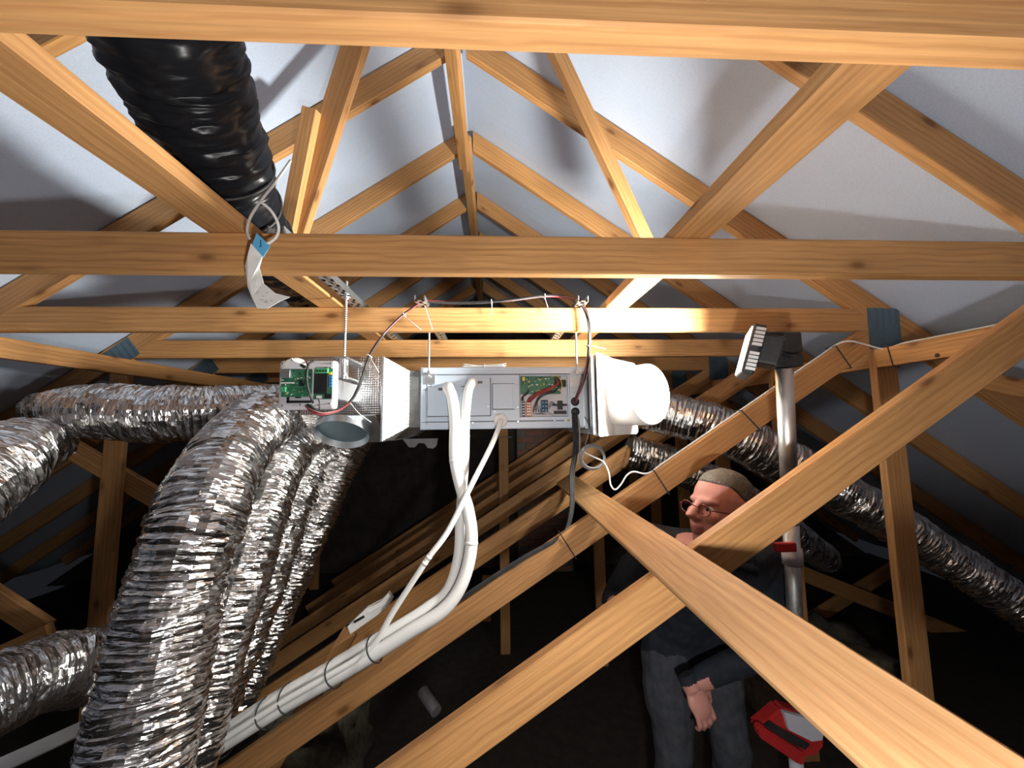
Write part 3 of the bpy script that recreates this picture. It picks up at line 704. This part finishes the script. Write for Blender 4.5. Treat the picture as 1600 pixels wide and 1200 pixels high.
# ------------------------------------------------------------------ white adapter with round spigot
ad = empty('duct_adapter', (.55, 1.7, -.06), 'white adapter box with a big round spigot on the right end of the unit', 'duct adapter')
nv = Vector((.50,-.866,0)); tv = Vector((.866,.50,0))
A = at(931, 548, 1.37); Ab = at(931, 683, 1.37)
m = MB(); zt1, zt0 = A.z, Ab.z
plan = [(A.x,A.y),(.49,1.555),(.63,1.67),(.63,2.28),(.44,2.28),(.44,1.69)]
m.poly([(x,y,zt1) for x,y in plan]+[(x,y,zt0+.0) for x,y in plan], [(0,1,2,3,4,5),(11,10,9,8,7,6)]+[(i,i+6,(i+1)%6+6,(i+1)%6) for i in range(6)])
bmesh.ops.bevel(m.bm, geom=m.bm.edges[:], offset=.006, segments=2, affect='EDGES')
m.build('hood', 'white_foam', ad)
m = MB(); m.box((X1-.002, YU-.004, Ab.z+.02), (.441, 2.28, A.z-.03), .003)
fa, fb_ = Vector((A.x-.004, A.y+.012, 0)), Vector((.436, 1.692, 0)); m.poly([p+Vector((dx,0,z)) for dx in (-.012, 0) for p, z in ((fa,Ab.z+.008),(fb_,Ab.z+.02),(fb_,A.z-.02),(fa,A.z-.012))], [(0,1,2,3),(7,6,5,4),(0,4,5,1),(1,5,6,2),(2,6,7,3),(3,7,4,0)])
m.build('joint_flange', 'galvanised', ad)
D1 = at(1018, 616, 1.415); ra = .114
D0 = D1-nv*.15
def disc(c, r, seg=56): return [c+(tv*math.cos(2*math.pi*k/seg)+Vector((0,0,1))*math.sin(2*math.pi*k/seg))*r for k in range(seg)]
m = MB(); L_ = [disc(D0, ra*1.03), disc(D0+nv*.02, ra), disc(D1-nv*.006, ra), disc(D1-nv*.001, ra-.005)]
V = [[m.bm.verts.new(p) for p in r_] for r_ in L_]
for a, b in zip(V, V[1:]):
    for k in range(56): m.bm.faces.new((a[k], a[(k+1)%56], b[(k+1)%56], b[k]))
sp = m.build('round_spigot', 'white_plastic', ad, True)
m = MB(); V = [[m.bm.verts.new(p) for p in r_] for r_ in (disc(D1-nv*.0015, ra-.004), disc(D1-nv*.004, ra-.009))]
for k in range(56): m.bm.faces.new((V[0][k], V[0][(k+1)%56], V[1][(k+1)%56], V[1][k]))
m.bm.faces.new(V[1]); m.build('end_cap', 'white_plastic', ad)

# ------------------------------------------------------------------ pipes and cables
def pipe(name, label, pts, r, mat, cat, n=10, seg=18, bands=()):
    t = empty(name, at(*pts[-1]), label, cat)
    P = [at(*p) for p in pts]; MB().tube(P, r, seg, smooth_n=n).build('tube', mat, t, True)
    Q, _ = spline(P, [r]*len(P), n)
    for b in bands:
        i = int(b*(len(Q)-1)); d = (Q[i+1]-Q[i-1]).normalized()
        MB().cyl(Q[i]-d*.006, Q[i]+d*.006, r*1.05, seg=seg).build('joint_band', mat, t, True)
    return t
YS = 1.52
pipe('insulated_pipe', 'thick white insulated pipe leaving the left outlet and curving down in front', [(701,606,1.70),(702,609,1.665),(707,624,1.645),(711,660,1.625),(711,715,1.60),(720,760,1.58),(731,795,1.56),(737,840,1.54),(731,885,1.52),(715,925,1.50),(688,957,1.485),(640,987,1.475),(586,1021,1.47),(525,1057,1.465),(452,1098,1.46),(416,1120,1.455),(350,1162,1.45),(297,1197,1.445),(230,1240,1.44)], .0235, 'white_plastic', 'pipe', bands=(.23,.40))
pipe('insulated_pipe', 'thick white insulated pipe from the upper outlet, crossing behind its twin', [(738,598,1.70),(736,600,1.665),(731,615,1.65),(727,660,1.645),(726,715,1.63),(722,770,1.62),(719,816,1.60),(716,870,1.57),(700,921,1.545),(668,949,1.53),(620,980,1.52),(572,1008,1.515),(515,1042,1.51),(445,1082,1.505),(408,1104,1.50),(342,1148,1.495),(288,1184,1.49),(215,1230,1.485)], .0195, 'white_plastic', 'pipe', bands=(.2,))
pipe('drain_hose', 'thin white drain hose running diagonally down across the two pipes', [(782,657,1.70),(782,659,1.66),(778,672,1.63),(766,700,1.60),(731,769,1.53),(700,830,1.49),(672,868,1.475),(654,895,1.47),(615,955,1.47),(588,1002,1.462),(562,1027,1.455),(510,1058,1.445),(440,1098,1.435),(345,1158,1.425),(290,1192,1.42)], .0105, 'white_plastic', 'hose', bands=(.44,.47))
bc = empty('black_cables', at(872,841,1.5), 'pair of black cables hanging from the unit and lying along the strut', 'cables')
for i in range(3):
    dx = (i-1)*3.0
    P = [(898+dx,646,1.675),(899+dx,664,1.655),(900+dx,690,1.64),(898+dx,715,1.62),(894+dx*.9,745,1.60),(894+dx*.8,790,1.57),(887+dx*.6,824,1.55),(872,840+i*2,1.525),(828,864+i*2.5,1.512),(781,893+i*2.5,1.512),(719,934+i*2.5,1.512),(660,972+i*2.5,1.515),(600,1010+i*2.5,1.52)]
    MB().tube([at(*p) for p in P], .0046 if i < 2 else .003, 8, smooth_n=9).build('cable', 'black_rubber', bc, True)
gc = empty('coiled_cable', at(925,735,1.60), 'grey cable coiled in a ring below the unit', 'cable')
ccn = at(925, 714, 1.61)
for i in range(3):
    rr = .052-.004*i
    MB().tube([ccn+Vector((rr*math.cos(t)*1.02, -.006*i+.004*math.sin(2*t), rr*math.sin(t)*.98)) for t in [2*math.pi*k/28 for k in range(28)]], .0036, 8, closed=True).build('coil_turn', 'grey_cable_sheath', gc, True)
wire('lead', [at(902,648,1.675), at(905,662,1.655), at(906,690,1.63), at(906,712,1.61), at(911,727,1.605)], .0036, 'grey_cable_sheath', gc, 8, 8)
wire('lead', [at(914,652,1.68), at(920,664,1.66), at(919,680,1.64), at(914,694,1.61)], .003, 'grey_cable_sheath', gc, 8, 8)
wc = empty('white_cable', at(955,762,1.58), 'thin white cable looping from the coil and clipped along the upper strut edge', 'cable')
def top3(x):  # on the strut's top edge
    return Vector((x, YS+.012, strut_top(x)+.0045))
P = [at(911,701,1.60), at(914,707,1.598), at(930,715,1.595), at(943,722,1.59), at(951,738,1.585), at(954,757,1.58), at(961,765,1.575), at(970,757,1.57), at(979,743,1.56), at(990,737,1.55), at(1006,740,1.54), at(1018,737,1.535)]
P += [top3(x) for x in (.66,.75,.85,.95,1.05,1.15,1.25,1.35,1.43)]
P += [at(1328,533,1.50), at(1352,538,1.50), at(1381,545,1.49)]
P += [Vector((1.600, y, .2915)) for y in (1.42,1.3,1.15,1.0,.85,.7)]
MB().tube(P, .0034, 8, smooth_n=7).build('cable', 'white_plastic', wc, True)
# black ties round the struts and pipes
def strut_tie(label, X, k, drop=.0, mat='black_rubber', lean=.0):
    Y = YT[k]; zt_ = strut_top(X); dn = Vector((math.sin(DA), 0, -math.cos(DA))); a = Vector((X, 0, zt_)); dd = Vector((math.cos(DA),0,math.sin(DA)))
    e = .0065; P = [a-dn*e+Vector((0,Y-e,0)), a+dn*(.095+e)+Vector((0,Y-e,0))+dd*lean, a+dn*(.095+e)+Vector((0,Y+TH+e,0))+dd*lean, a-dn*e+Vector((0,Y+TH+e,0))]
    m = MB(); m.tube(P, .0026, 6, closed=True)
    return tag(m.build('cable_tie', mat), label, 'cable tie', 'black ties around the struts')
strut_tie('black tie around the pipe strut, left of where the plank crosses', AX(873, YS, 845)+.01, 2)
strut_tie('black tie around the pipe strut, just above the man head', AX(1022, YS, 740), 2)
strut_tie('black tie around the pipe strut above the foil duct', AX(1158, YS, 640), 2, lean=.02)
strut_tie('black tie at the upper end of the pipe strut near the nail plate', AX(1305, YS, 540), 2)
strut_tie('black tie on the strut behind, right of the lamp pole', AX(1292, 2.12, 690)-.02, 3)
m = MB(); m.tube([(1.584, 1.47, .295), (1.622, 1.47, .295), (1.622, 1.47, .203), (1.584, 1.455, .203)], .0026, 6, closed=True)
tag(m.build('cable_tie', 'black_rubber'), 'black tie around the orange board by the right post', 'cable tie')
for (x, y, Y, ln, lb) in ((586,1014,1.49,.07,'black tie around the white pipes where the drain hose joins'), (523,1052,1.485,.066,'black tie around the white pipes, second from the top of the strut'), (452,1092,1.478,.05,'black tie around the white pipes, third down the strut'), (418,1114,1.473,.05,'black tie around the white pipes, fourth down the strut'), (348,1158,1.467,.055,'lowest black tie around the white pipes near the bottom edge')):
    p = at(x, y, Y); d = Vector((math.cos(DA), .0, math.sin(DA))); u = Vector((-math.sin(DA),0,math.cos(DA)))
    m = MB(); m.tube([p+u*(math.cos(t)*.043)+Vector((0,1,0))*(math.sin(t)*.062+.004)+d*.002*math.sin(2*t) for t in [2*math.pi*k/22 for k in range(22)]], .0026, 6, closed=True)
    tag(m.build('cable_tie', 'black_rubber', None, True), lb, 'cable tie', 'black ties around the white pipes')
# white plastic clip
cl = empty('plastic_clip', at(575,985,1.70), 'white plastic pipe clip with a dark slot, on the lath left of the drain hose', 'clip')
o2 = [(542,980),(553,969),(572,951),(580,949),(595,941),(606,927),(613,937),(609,944),(605,948),(590,961),(547,992)]
q2 = [at(x, y, 1.67) for x, y in o2]
m = MB(); m.prism([(p.x, p.z) for p in q2], 1.67, 1.70); bmesh.ops.bevel(m.bm, geom=m.bm.edges[:], offset=.0025, segments=1, affect='EDGES'); m.build('body', 'white_plastic', cl)
MB().bar(at(553,972,1.668), at(569,963,1.668), .004, .009).build('slot', 'chip_black', cl)
MB().bar(at(576,957,1.669), at(603,943,1.669), .006, .004).build('rib', 'white_plastic', cl)
MB().bar(at(600,950,1.669), at(610,932,1.669), .006, .006).build('lip', 'white_plastic', cl)
# dim bracket below the unit
m = MB(); m.prism([(p.x, p.z) for p in [at(x,y,2.2) for x,y in ((629,686),(684,685),(682,696),(677,701),(668,700),(664,693),(654,692),(648,699),(639,699))]], 2.2, 2.23)
tag(m.build('steel_bracket', 'grey_cable_sheath'), 'pale notched bracket in the shadow below the unit, left of the pipes', 'bracket')
m = MB(); m.cyl(at(781,683,1.9), at(799,683,1.95), .003, seg=8); tag(m.build('loose_screw', 'galvanised'), 'small bright screw sticking out below the unit by the drain hose', 'screw')

# ------------------------------------------------------------------ paper tag
pt = empty('paper_tag', at(420,482,.885), 'curled white paper tag with a blue top hanging before the second collar beam', 'tag')
YG = .893
outl = [(392,380),(410,401),(405,418),(412,443),(430,458),(453,464),(437,471),(418,482),(402,482),(394,466),(387,448),(383,415),(387,398)]
m = MB(); q = [at(x, y, YG-.0004*abs(y-430)) for x, y in outl]; n_ = len(q)
ctr = [at(400,400,YG), at(396,430,YG-.012), at(408,462,YG-.006), at(428,468,YG-.018)]
m.poly(q+[p+Vector((0,.0012,0)) for p in q], [tuple(range(n_)), tuple(range(2*n_-1,n_-1,-1))]+[(i,i+n_,(i+1)%n_+n_,(i+1)%n_) for i in range(n_)])
m.build('paper_strip', 'paper', pt)
for i in range(22):
    y = random.uniform(405, 476); x = 397+max(0,(y-435))*.55+random.uniform(-7, 8)+(0 if y < 440 else random.uniform(-6, 6))
    p = at(x, y, YG-.0004*abs(y-430)-.0016); MB().box(p-Vector((.0028,.0002,.0004)), p+Vector((.0028,.0002,.0004))).build('print_line', 'paper_print', pt)
m = MB(); q = [at(x, y, YG-.023) for x, y in ((401,364),(422,384),(411,402),(394,382))]; m.poly(q+[p+Vector((0,.0012,0)) for p in q], [(0,1,2,3),(7,6,5,4),(0,4,5,1),(1,5,6,2),(2,6,7,3),(3,7,4,0)]); m.build('blue_label', 'tag_blue', pt)
MB().tube([at(407,375,YG-.025), at(408,385,YG-.025), at(405,386,YG-.025)], .0008, 5).build('staple', 'chip_black', pt)
wire('cord', [at(454,251,.90), at(430,285,.865), at(406,316,.855), at(391,340,.862), at(386,360,.872), at(390,374,.875)], .0032, 'cord_grey', pt, 10, 8)
wire('cord', [at(407,315,.853), at(424,330,.855), at(435,352,.865), at(432,370,.88), at(417,382,.872)], .0032, 'white_plastic', pt, 10, 8)

# ------------------------------------------------------------------ work light on its pole
wl = empty('work_light', at(1250,1180,1.42)*1.0, 'aluminium pole work light with black lamp head and red base', 'work light')
T0 = at(1225, 575, 1.17); T1 = at(1249, 1122, 1.40)
MB().tube([T0, T0.lerp(T1,.42)], .0245, 28).build('pole', 'aluminium', wl, True)
MB().tube([T0.lerp(T1,.40), T0.lerp(T1,1.02)], .0235, 28).build('pole_section', 'aluminium', wl, True)
c = T0.lerp(T1, .515); MB().tube([c+Vector((0,0,.026)), c-Vector((0,0,.026))], .030, 24).build('clamp_collar', 'plate_grey_plastic', wl, True)
MB().box(at(1213,849,1.235), at(1239,860,1.255), .005).build('clamp_lever', 'red_plastic', wl)
# base: red shroud, battery housing and tray, feet below
def shroud(pix, y0, y1, mat, name, bev=.008):
    q = [at(x, y, y0) for x, y in pix]; m = MB(); m.prism([(p.x, p.z) for p in q], y0, y1)
    bmesh.ops.bevel(m.bm, geom=m.bm.edges[:], offset=bev, segments=2, affect='EDGES'); return m.build(name, mat, wl)
sh = shroud([(1192,1041),(1260,1041),(1262,1096),(1250,1097),(1194,1061)], 1.34, 1.42, 'red_plastic', 'red_housing')
for i in range(3): MB().bar(at(1205+i*5,1056+i*2.5,1.336), at(1206.5+i*5,1062+i*2.5,1.336), .004, .0035).build('white_lettering', 'white_plastic', sh)
MB().bar(at(1205,1064,1.336), at(1228,1072,1.336), .004, .0025).build('white_lettering', 'white_plastic', sh)
bs = shroud([(1184,1142),(1224,1108),(1262,1119),(1290,1141),(1290,1168),(1278,1184),(1250,1186)], 1.37, 1.43, 'red_plastic', 'red_base', .010)
q = [at(x, y, 1.345) for x, y in ((1184,1138),(1190,1134),(1256,1176),(1254,1193),(1246,1192),(1186,1151))]; m = MB(); m.prism([(p.x, p.z) for p in q], 1.335, 1.372); bmesh.ops.bevel(m.bm, geom=m.bm.edges[:], offset=.005, segments=2, affect='EDGES'); m.build('front_lip', 'red_plastic', bs)
q = [at(x, y, 1.36) for x, y in ((1224,1112),(1260,1122),(1287,1143),(1284,1156),(1268,1158),(1232,1140))]; m = MB(); m.prism([(p.x, p.z) for p in q], 1.358, 1.374); m.build('grey_top', 'plate_grey_plastic', bs)  # plain grey cap over the upper part of the red base
q = [at(x, y, 1.36) for x, y in ((1194,1139),(1206,1130),(1266,1164),(1258,1172))]; m = MB(); m.prism([(p.x, p.z) for p in q], 1.36, 1.374); m.build('tray_recess', 'black_plastic', bs)
c = at(1249, 1122, 1.40)
for s_, dx, dy in ((0,-.25,-.12),(1,.25,-.12),(2,-.05,.25)):
    MB().tube([Vector((c.x+.02, 1.46, -1.28)), Vector((c.x+dx*.6, 1.46+dy*.6, -1.55)), Vector((c.x+dx, 1.46+dy, ZF+.02))], .014, 10, smooth_n=6).build('foot', 'black_plastic', wl, True)
MB().tube([Vector((c.x+.02, 1.46, -1.2)), Vector((c.x+.02, 1.46, -1.6))], .022, 16).build('lower_column', 'plate_grey_plastic', wl, True)
# lamp head: panel with normal towards the left, up and away
ln = Vector((-.845, .44, .29)).normalized()
hp = at(1172, 552, 1.165)
up_ = Vector((0,0,1)); up_ = (up_-ln*up_.dot(ln)).normalized(); sd = ln.cross(up_)
def hbox(name, mat, cn, cu, cs, hn, hu, hs, bev=.0, par=None):
    """box in the head frame: centre and half sizes along normal, up, side"""
    m = MB(); m.box((-hn,-hu,-hs), (hn,hu,hs), bev)
    mt = Matrix(((ln.x,up_.x,sd.x,0),(ln.y,up_.y,sd.y,0),(ln.z,up_.z,sd.z,0),(0,0,0,1)))
    mw = Matrix.Translation(hp+ln*cn+up_*cu+sd*cs) @ mt
    return link(name, m.mesh(name), mat, par or wl, mw)
hd = hbox('lamp_head', 'black_plastic', 0, 0, 0, .017, .075, .085, .006)
hbox('lamp_glass', 'lamp_glass', .0182, 0, 0, .0015, .066, .076, 0, hd)
for cu in (.037, -.036):
    for i in range(5):
        hbox('heat_fin', 'aluminium', -.004, cu+(i-2)*.0115, .087, .0125, .0042, .004, .0, hd)
        hbox('heat_fin', 'aluminium', -.004, cu+(i-2)*.0115, -.087, .0125, .0042, .004, .0, hd)
hbox('rear_housing', 'black_plastic', -.045, .012, -.01, .03, .045, .05, .008)
m = MB(); a = at(1208, 540, 1.165)
m.box(at(1196,518,1.14), at(1233,556,1.20), .006); m.box(at(1206,552,1.145), at(1236,576,1.20), .006); m.build('swivel_yoke', 'black_plastic', wl)
MB().bar(at(1185,540,1.128), at(1236,557,1.135), .006, .010).build('yoke_hinge', 'chip_black', wl)
al = bpy.data.lights.new('lamp_light', 'AREA'); al.shape = 'RECTANGLE'; al.size = .15; al.size_y = .13; al.spread = R(142); al.energy = LAMP_POWER; al.color = LAMP_COLOR
alo = bpy.data.objects.new('lamp_light', al); COL.objects.link(alo); alo.parent = wl
zax = -ln; mt = Matrix(((sd.x,up_.x,zax.x,0),(sd.y,up_.y,zax.y,0),(sd.z,up_.z,zax.z,0),(0,0,0,1)))
mw = Matrix.Translation(hp+ln*.024) @ mt
alo.matrix_local = Matrix([wl['_mw'][i*4:i*4+4] for i in range(4)]).inverted() @ mw

# ------------------------------------------------------------------ the man
pe = empty('person', (.80, 1.66, ZF), 'man in dark jacket and glasses bending forward, looking up at the unit', 'person')
def person():
    Hd = at(1124, 797, 1.24)                       # head centre
    fdir = Vector((-.95, -.27, .20)).normalized()  # facing left, a little towards the camera and up
    side = fdir.cross(Vector((.12,.02,1))).normalized(); hup = side.cross(fdir).normalized()
    Rm = Matrix((fdir, side, hup)).transposed()    # local x forward, y right hand, z up
    H = lambda x, y, z: Hd+Rm @ Vector((x, y, z))
    rig = bpy.data.meshes.new('rig')
    hipc = Vector((.80, 1.72, -.86))
    J = {}; V = []; E = []; RD_ = []
    def add(n, p, r, par=None):
        J[n] = len(V); V.append(Vector(p)); RD_.append(r)
        if par is not None: E.append((J[par], J[n]))
    add('pelvis', hipc, (.165,.13))
    add('waist', (.80,1.63,-.74), (.16,.125), 'pelvis')
    add('chest', (.80,1.53,-.61), (.18,.14), 'waist')
    add('upper', (.79,1.44,-.475), (.17,.115), 'chest')
    add('neck', H(-.055,0,-.150), (.068,.068), 'upper')
    add('nk2', H(-.03,0,-.06), (.062,.062), 'neck')
    # arm on the left of the picture hangs, hand at the strut
    add('shA', (.59,1.46,-.455), (.098,.098), 'upper'); add('elA', (.46,1.56,-.70), (.062,.062), 'shA'); add('wrA', (.44,1.47,-.655), (.04,.04), 'elA')
    # arm on the right hangs, hand resting on the thigh
    add('shB', (1.00,1.45,-.50), (.085,.085), 'upper'); add('elB', (1.04,1.46,-.80), (.064,.064), 'shB'); 
    wB = at(1078, 1068, 1.40); add('wrB', wB, (.038,.038), 'elB')
    for s_, hx, kx, fx in (('A',.70,.70,.70),('B',.90,.93,.93)):
        add('hip'+s_, (hx,1.71,-.95), (.115,.12), 'pelvis'); add('thi'+s_, ((hx+kx)/2,1.66,-1.12), (.098,.098), 'hip'+s_)
        add('kne'+s_, (kx,1.62,-1.29), (.072,.072), 'thi'+s_); add('clf'+s_, (fx,1.68,-1.45), (.066,.07), 'kne'+s_)
        add('ank'+s_, (fx,1.70,ZF+.10), (.05,.05), 'clf'+s_); add('hee'+s_, (fx,1.66,ZF+.055), (.05,.05), 'ank'+s_); add('toe'+s_, (fx,1.50,ZF+.04), (.042,.035), 'hee'+s_)
    rig.from_pydata(V, E, []); ro = bpy.data.objects.new('rig', rig); COL.objects.link(ro)
    sm = ro.modifiers.new('s', 'SKIN'); sm.use_smooth_shade = True
    for i, r in enumerate(RD_): rig.skin_vertices[0].data[i].radius = r
    for v in rig.skin_vertices[0].data: v.use_root = False
    rig.skin_vertices[0].data[0].use_root = True
    sb = ro.modifiers.new('d', 'SUBSURF'); sb.levels = 2; sb.render_levels = 2
    # head and hands from overlapping forms
    hm = MB()
    rot = Rm
    hm.ball(H(-.012,0,.035), .098, .076, .092, 24, rot)      # cranium
    hm.ball(H(.025,0,-.035), .066, .062, .085, 24, rot)      # face
    hm.ball(H(.045,0,-.092), .038, .036, .030, 16, rot)      # chin
    hm.ball(H(.062,0,.022), .030, .055, .018, 16, rot)       # brow
    hm.ball(H(.0,0,-.075), .062, .056, .045, 16, rot)        # jaw
    for s_ in (-1, 1):
        hm.ball(H(.060, s_*.034, -.022), .026, .024, .024, 14, rot)   # cheek
        hm.ball(H(-.012, s_*.074, -.010), .020, .010, .034, 12, rot)  # ear
        hm.ball(H(-.020, s_*.079, .002), .012, .007, .020, 10, rot)
    hm.tube([H(.080,0,.018), H(.098,0,-.008), H(.112,0,-.026), H(.090,0,-.036)], [.010,.013,.016,.012], 12)   # nose
    for s_ in (-1, 1): hm.ball(H(.094, s_*.013, -.031), .012, .009, .009, 10, rot)
    hm.tube([H(.070,-.028,-.062), H(.086,-.012,-.060), H(.089,0,-.061), H(.086,.012,-.060), H(.070,.028,-.062)], [.004,.0075,.008,.0075,.004], 8)
    hm.tube([H(.070,-.024,-.072), H(.084,-.010,-.073), H(.086,0,-.073), H(.084,.010,-.073), H(.070,.024,-.072)], [.004,.0075,.008,.0075,.004], 8)
    def hand(w, d, n, thumb, spread):
        """w wrist, d direction of the fingers, n back of the hand normal, thumb = side sign"""
        d = Vector(d).normalized(); n = Vector(n); n = (n-d*n.dot(d)).normalized(); s = d.cross(n)*thumb
        m3 = Matrix((d, s, n)).transposed()
        hm.tube([w-d*.03, w+d*.02], [.030,.030], 14)
        hm.ball(w+d*.055, .050, .042, .018, 16, m3)
        for k, (o_, L_) in enumerate(((.030,.070),(.010,.080),(-.010,.074),(-.029,.058))):
            b = w+d*.085+s*o_; k1 = b+d*L_*.45-n*L_*.12+s*o_*spread; k2 = k1+d*L_*.20-n*L_*.30; k3 = k2-d*L_*.05-n*L_*.24
            hm.tube([b-d*.02, b, k1, k2, k3], [.0095,.0095,.0088,.0082,.0065], 10)
        tb_ = w+d*.025+s*.030; hm.tube([tb_, tb_+d*.025+s*.022-n*.006, tb_+d*.052+s*.022-n*.018, tb_+d*.066+s*.014-n*.026], [.013,.012,.010,.008], 10)
    hand(wB, (.30,-.25,-.75), (.25,-.9,.25), -1, .1)
    wA = Vector(V[J['wrA']]); hand(wA, (-.25,-.75,-.1), (.0,-.2,.9), 1, .1)
    # skin-modifier result + forms, fused by a voxel remesh into one continuous surface
    dg = bpy.context.evaluated_depsgraph_get(); bm_me = bpy.data.meshes.new_from_object(ro.evaluated_get(dg))
    bpy.data.objects.remove(ro)
    hm.bm.from_mesh(bm_me)
    # collar of the jacket and hem
    for i in range(1):
        hm.tube([H(-.055+.07*math.cos(t), .075*math.sin(t), -.150+.012*math.cos(t)) for t in [2*math.pi*k/20 for k in range(20)]], .016, 8, closed=True)
    me0 = hm.mesh('raw'); to = bpy.data.objects.new('raw', me0); COL.objects.link(to)
    rm = to.modifiers.new('r', 'REMESH'); rm.mode = 'VOXEL'; rm.voxel_size = .0045
    so = to.modifiers.new('m', 'SMOOTH'); so.factor = .5; so.iterations = 3
    dg = bpy.context.evaluated_depsgraph_get(); body = bpy.data.meshes.new_from_object(to.evaluated_get(dg)); bpy.data.objects.remove(to)
    body.materials.clear()
    for k in ('jacket_navy', 'trouser_slate', 'skin', 'boot_black', 'lip'): body.materials.append(M[k])
    inv = Rm.transposed()
    def onhand(c, w, d):
        d = d.normalized(); q = c-w; a = q.dot(d)
        return -.004 < a < .19 and (q-d*a).length < .066
    for p in body.polygons:
        c = p.center; h = inv @ (c-Hd); p.use_smooth = True
        if h.length < .19 and h.z > -.135+.25*max(0,-h.x) and h.x > -.14:
            k = 2
            if h.x > .066 and -.080 < h.z < -.054 and abs(h.y) < .027: k = 4
        elif onhand(c, wB, Vector((.30,-.25,-.75))): k = 2
        elif onhand(c, wA, Vector((-.25,-.75,-.1))): k = 2
        elif c.z > -.93+.05*noise.noise(c*9) or (c.x > .985 and c.z > -1.06): k = 0
        elif c.z > ZF+.13: k = 1
        else: k = 3
        p.material_index = k
    # cloth folds
    NV = [v.normal.copy() for v in body.vertices]
    for v, nvec in zip(body.vertices, NV):
        h = inv @ (v.co-Hd)
        if h.length > .2 and (v.co-wB).length > .17 and (v.co-wA).length > .17:
            v.co += nvec*(.010*noise.noise(Vector((v.co.x*7, v.co.y*7, v.co.z*12)))+.005*noise.noise(v.co*24))
    me = body; o0 = Vector((.80,1.66,ZF))
    for v in me.vertices: v.co -= o0
    link('body', me, None, pe, Matrix.Translation(o0))
    # hair: short crop hugging the skull, hairline receding
    m = MB(); seg, rg = 48, 26; rows = []
    for i in range(rg+1):
        row = []
        for k in range(seg):
            th = 2*math.pi*k/seg; fx = math.cos(th)
            lim = R(62 if fx > .55 else 62+ (0.55-fx)/1.55*62)        # front hairline high, back low
            ph = lim*i/rg
            d = Vector((math.sin(ph)*math.cos(th)*.104, math.sin(ph)*math.sin(th)*.082, math.cos(ph)*.099))
            j = 1+.02*noise.noise(d*90)+ .015*noise.noise(d*30)
            e = 1.0 if i < rg else .955
            row.append(m.bm.verts.new(H(-.016+d.x*j*e, d.y*j*e, .033+d.z*j*e)))
        rows.append(row)
    for a, b in zip(rows, rows[1:]):
        for k in range(seg):
            try: m.bm.faces.new((a[k], a[(k+1)%seg], b[(k+1)%seg], b[k]))
            except ValueError: pass
    bmesh.ops.remove_doubles(m.bm, verts=m.bm.verts[:], dist=.0002)
    tag(m.build('hair', 'hair_brown', pe, True), label='short brown hair')
    # eyes and glasses
    for s_ in (-1, 1):
        MB().ball(H(.068, s_*.031, -.002), .013, .013, .012, 14).build('eye', 'eye_white', pe, True)
        MB().ball(H(.0785, s_*.031, -.001), .005, .006, .006, 10).build('iris', 'eye_iris', pe, True)
    g_ = empty('glasses', H(.09,0,0), None, None); g_.parent = pe
    g_.matrix_local = Matrix([pe['_mw'][i*4:i*4+4] for i in range(4)]).inverted() @ Matrix.Translation(H(.09,0,0))
    for s_ in (-1, 1):
        oval = [H(.101-.006*abs(math.cos(t)+s_*0), s_*.034+.025*math.cos(t), -.006+.017*math.sin(t)) for t in [2*math.pi*k/28 for k in range(28)]]
        MB().tube(oval, .0018, 6, closed=True).build('rim', 'glasses_red', g_, True)
        m = MB(); m.bm.faces.new([m.bm.verts.new(p) for p in oval]); m.build('lens', 'spectacle_lens', g_)
        MB().tube([H(.094, s_*.060, -.002), H(.085, s_*.071, .0), H(.03, s_*.083, .0), H(-.02, s_*.087, .0), H(-.045, s_*.082, -.02)], .0018, 6, smooth_n=6).build('temple_arm', 'glasses_red', g_, True)
    MB().tube([H(.100,-.011,.0), H(.106,0,.003), H(.100,.011,.0)], .0017, 6, smooth_n=5).build('bridge', 'glasses_red', g_, True)
person()

# ------------------------------------------------------------------ things on the floor, half lost in the dark
def batt(label, c, sx, sy, sz, seed):
    m = MB(); nx, ny = 14, 8
    bmesh.ops.create_cube(m.bm, size=1, matrix=Matrix.Translation(Vector(c)+Vector((0,0,sz/2))) @ Matrix.Diagonal((sx,sy,sz,1)))
    bmesh.ops.subdivide_edges(m.bm, edges=m.bm.edges[:], cuts=9, use_grid_fill=True)
    for v in m.bm.verts: v.co += Vector((noise.noise(v.co*7+Vector((seed,0,0))), noise.noise(v.co*7+Vector((0,seed,0))), noise.noise(v.co*9+Vector((0,0,seed)))))*.075
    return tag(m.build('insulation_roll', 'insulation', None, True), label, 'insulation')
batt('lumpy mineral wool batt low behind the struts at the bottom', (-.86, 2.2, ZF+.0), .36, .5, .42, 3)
batt('lumpy mineral wool batt in the dark on the right behind the post', (1.9, 2.5, ZF+.09), .8, .5, .3, 5)
m = MB(); m.cyl(at(660,1080,2.3), at(682,1112,2.2), .03, seg=20); tag(m.build('pipe_offcut', 'grey_cable_sheath'), 'short pale pipe offcut lying in the dark below the struts', 'pipe')
m = MB(); m.bar(at(-40,1215,1.0), at(140,1132,1.15), .05, .004, up=(0,-.3,1)); tag(m.build('steel_strap', 'galvanised'), 'flat grey metal strap at the lower left corner', 'strap')
for o in bpy.data.objects:
    if '_mw' in o: del o['_mw']
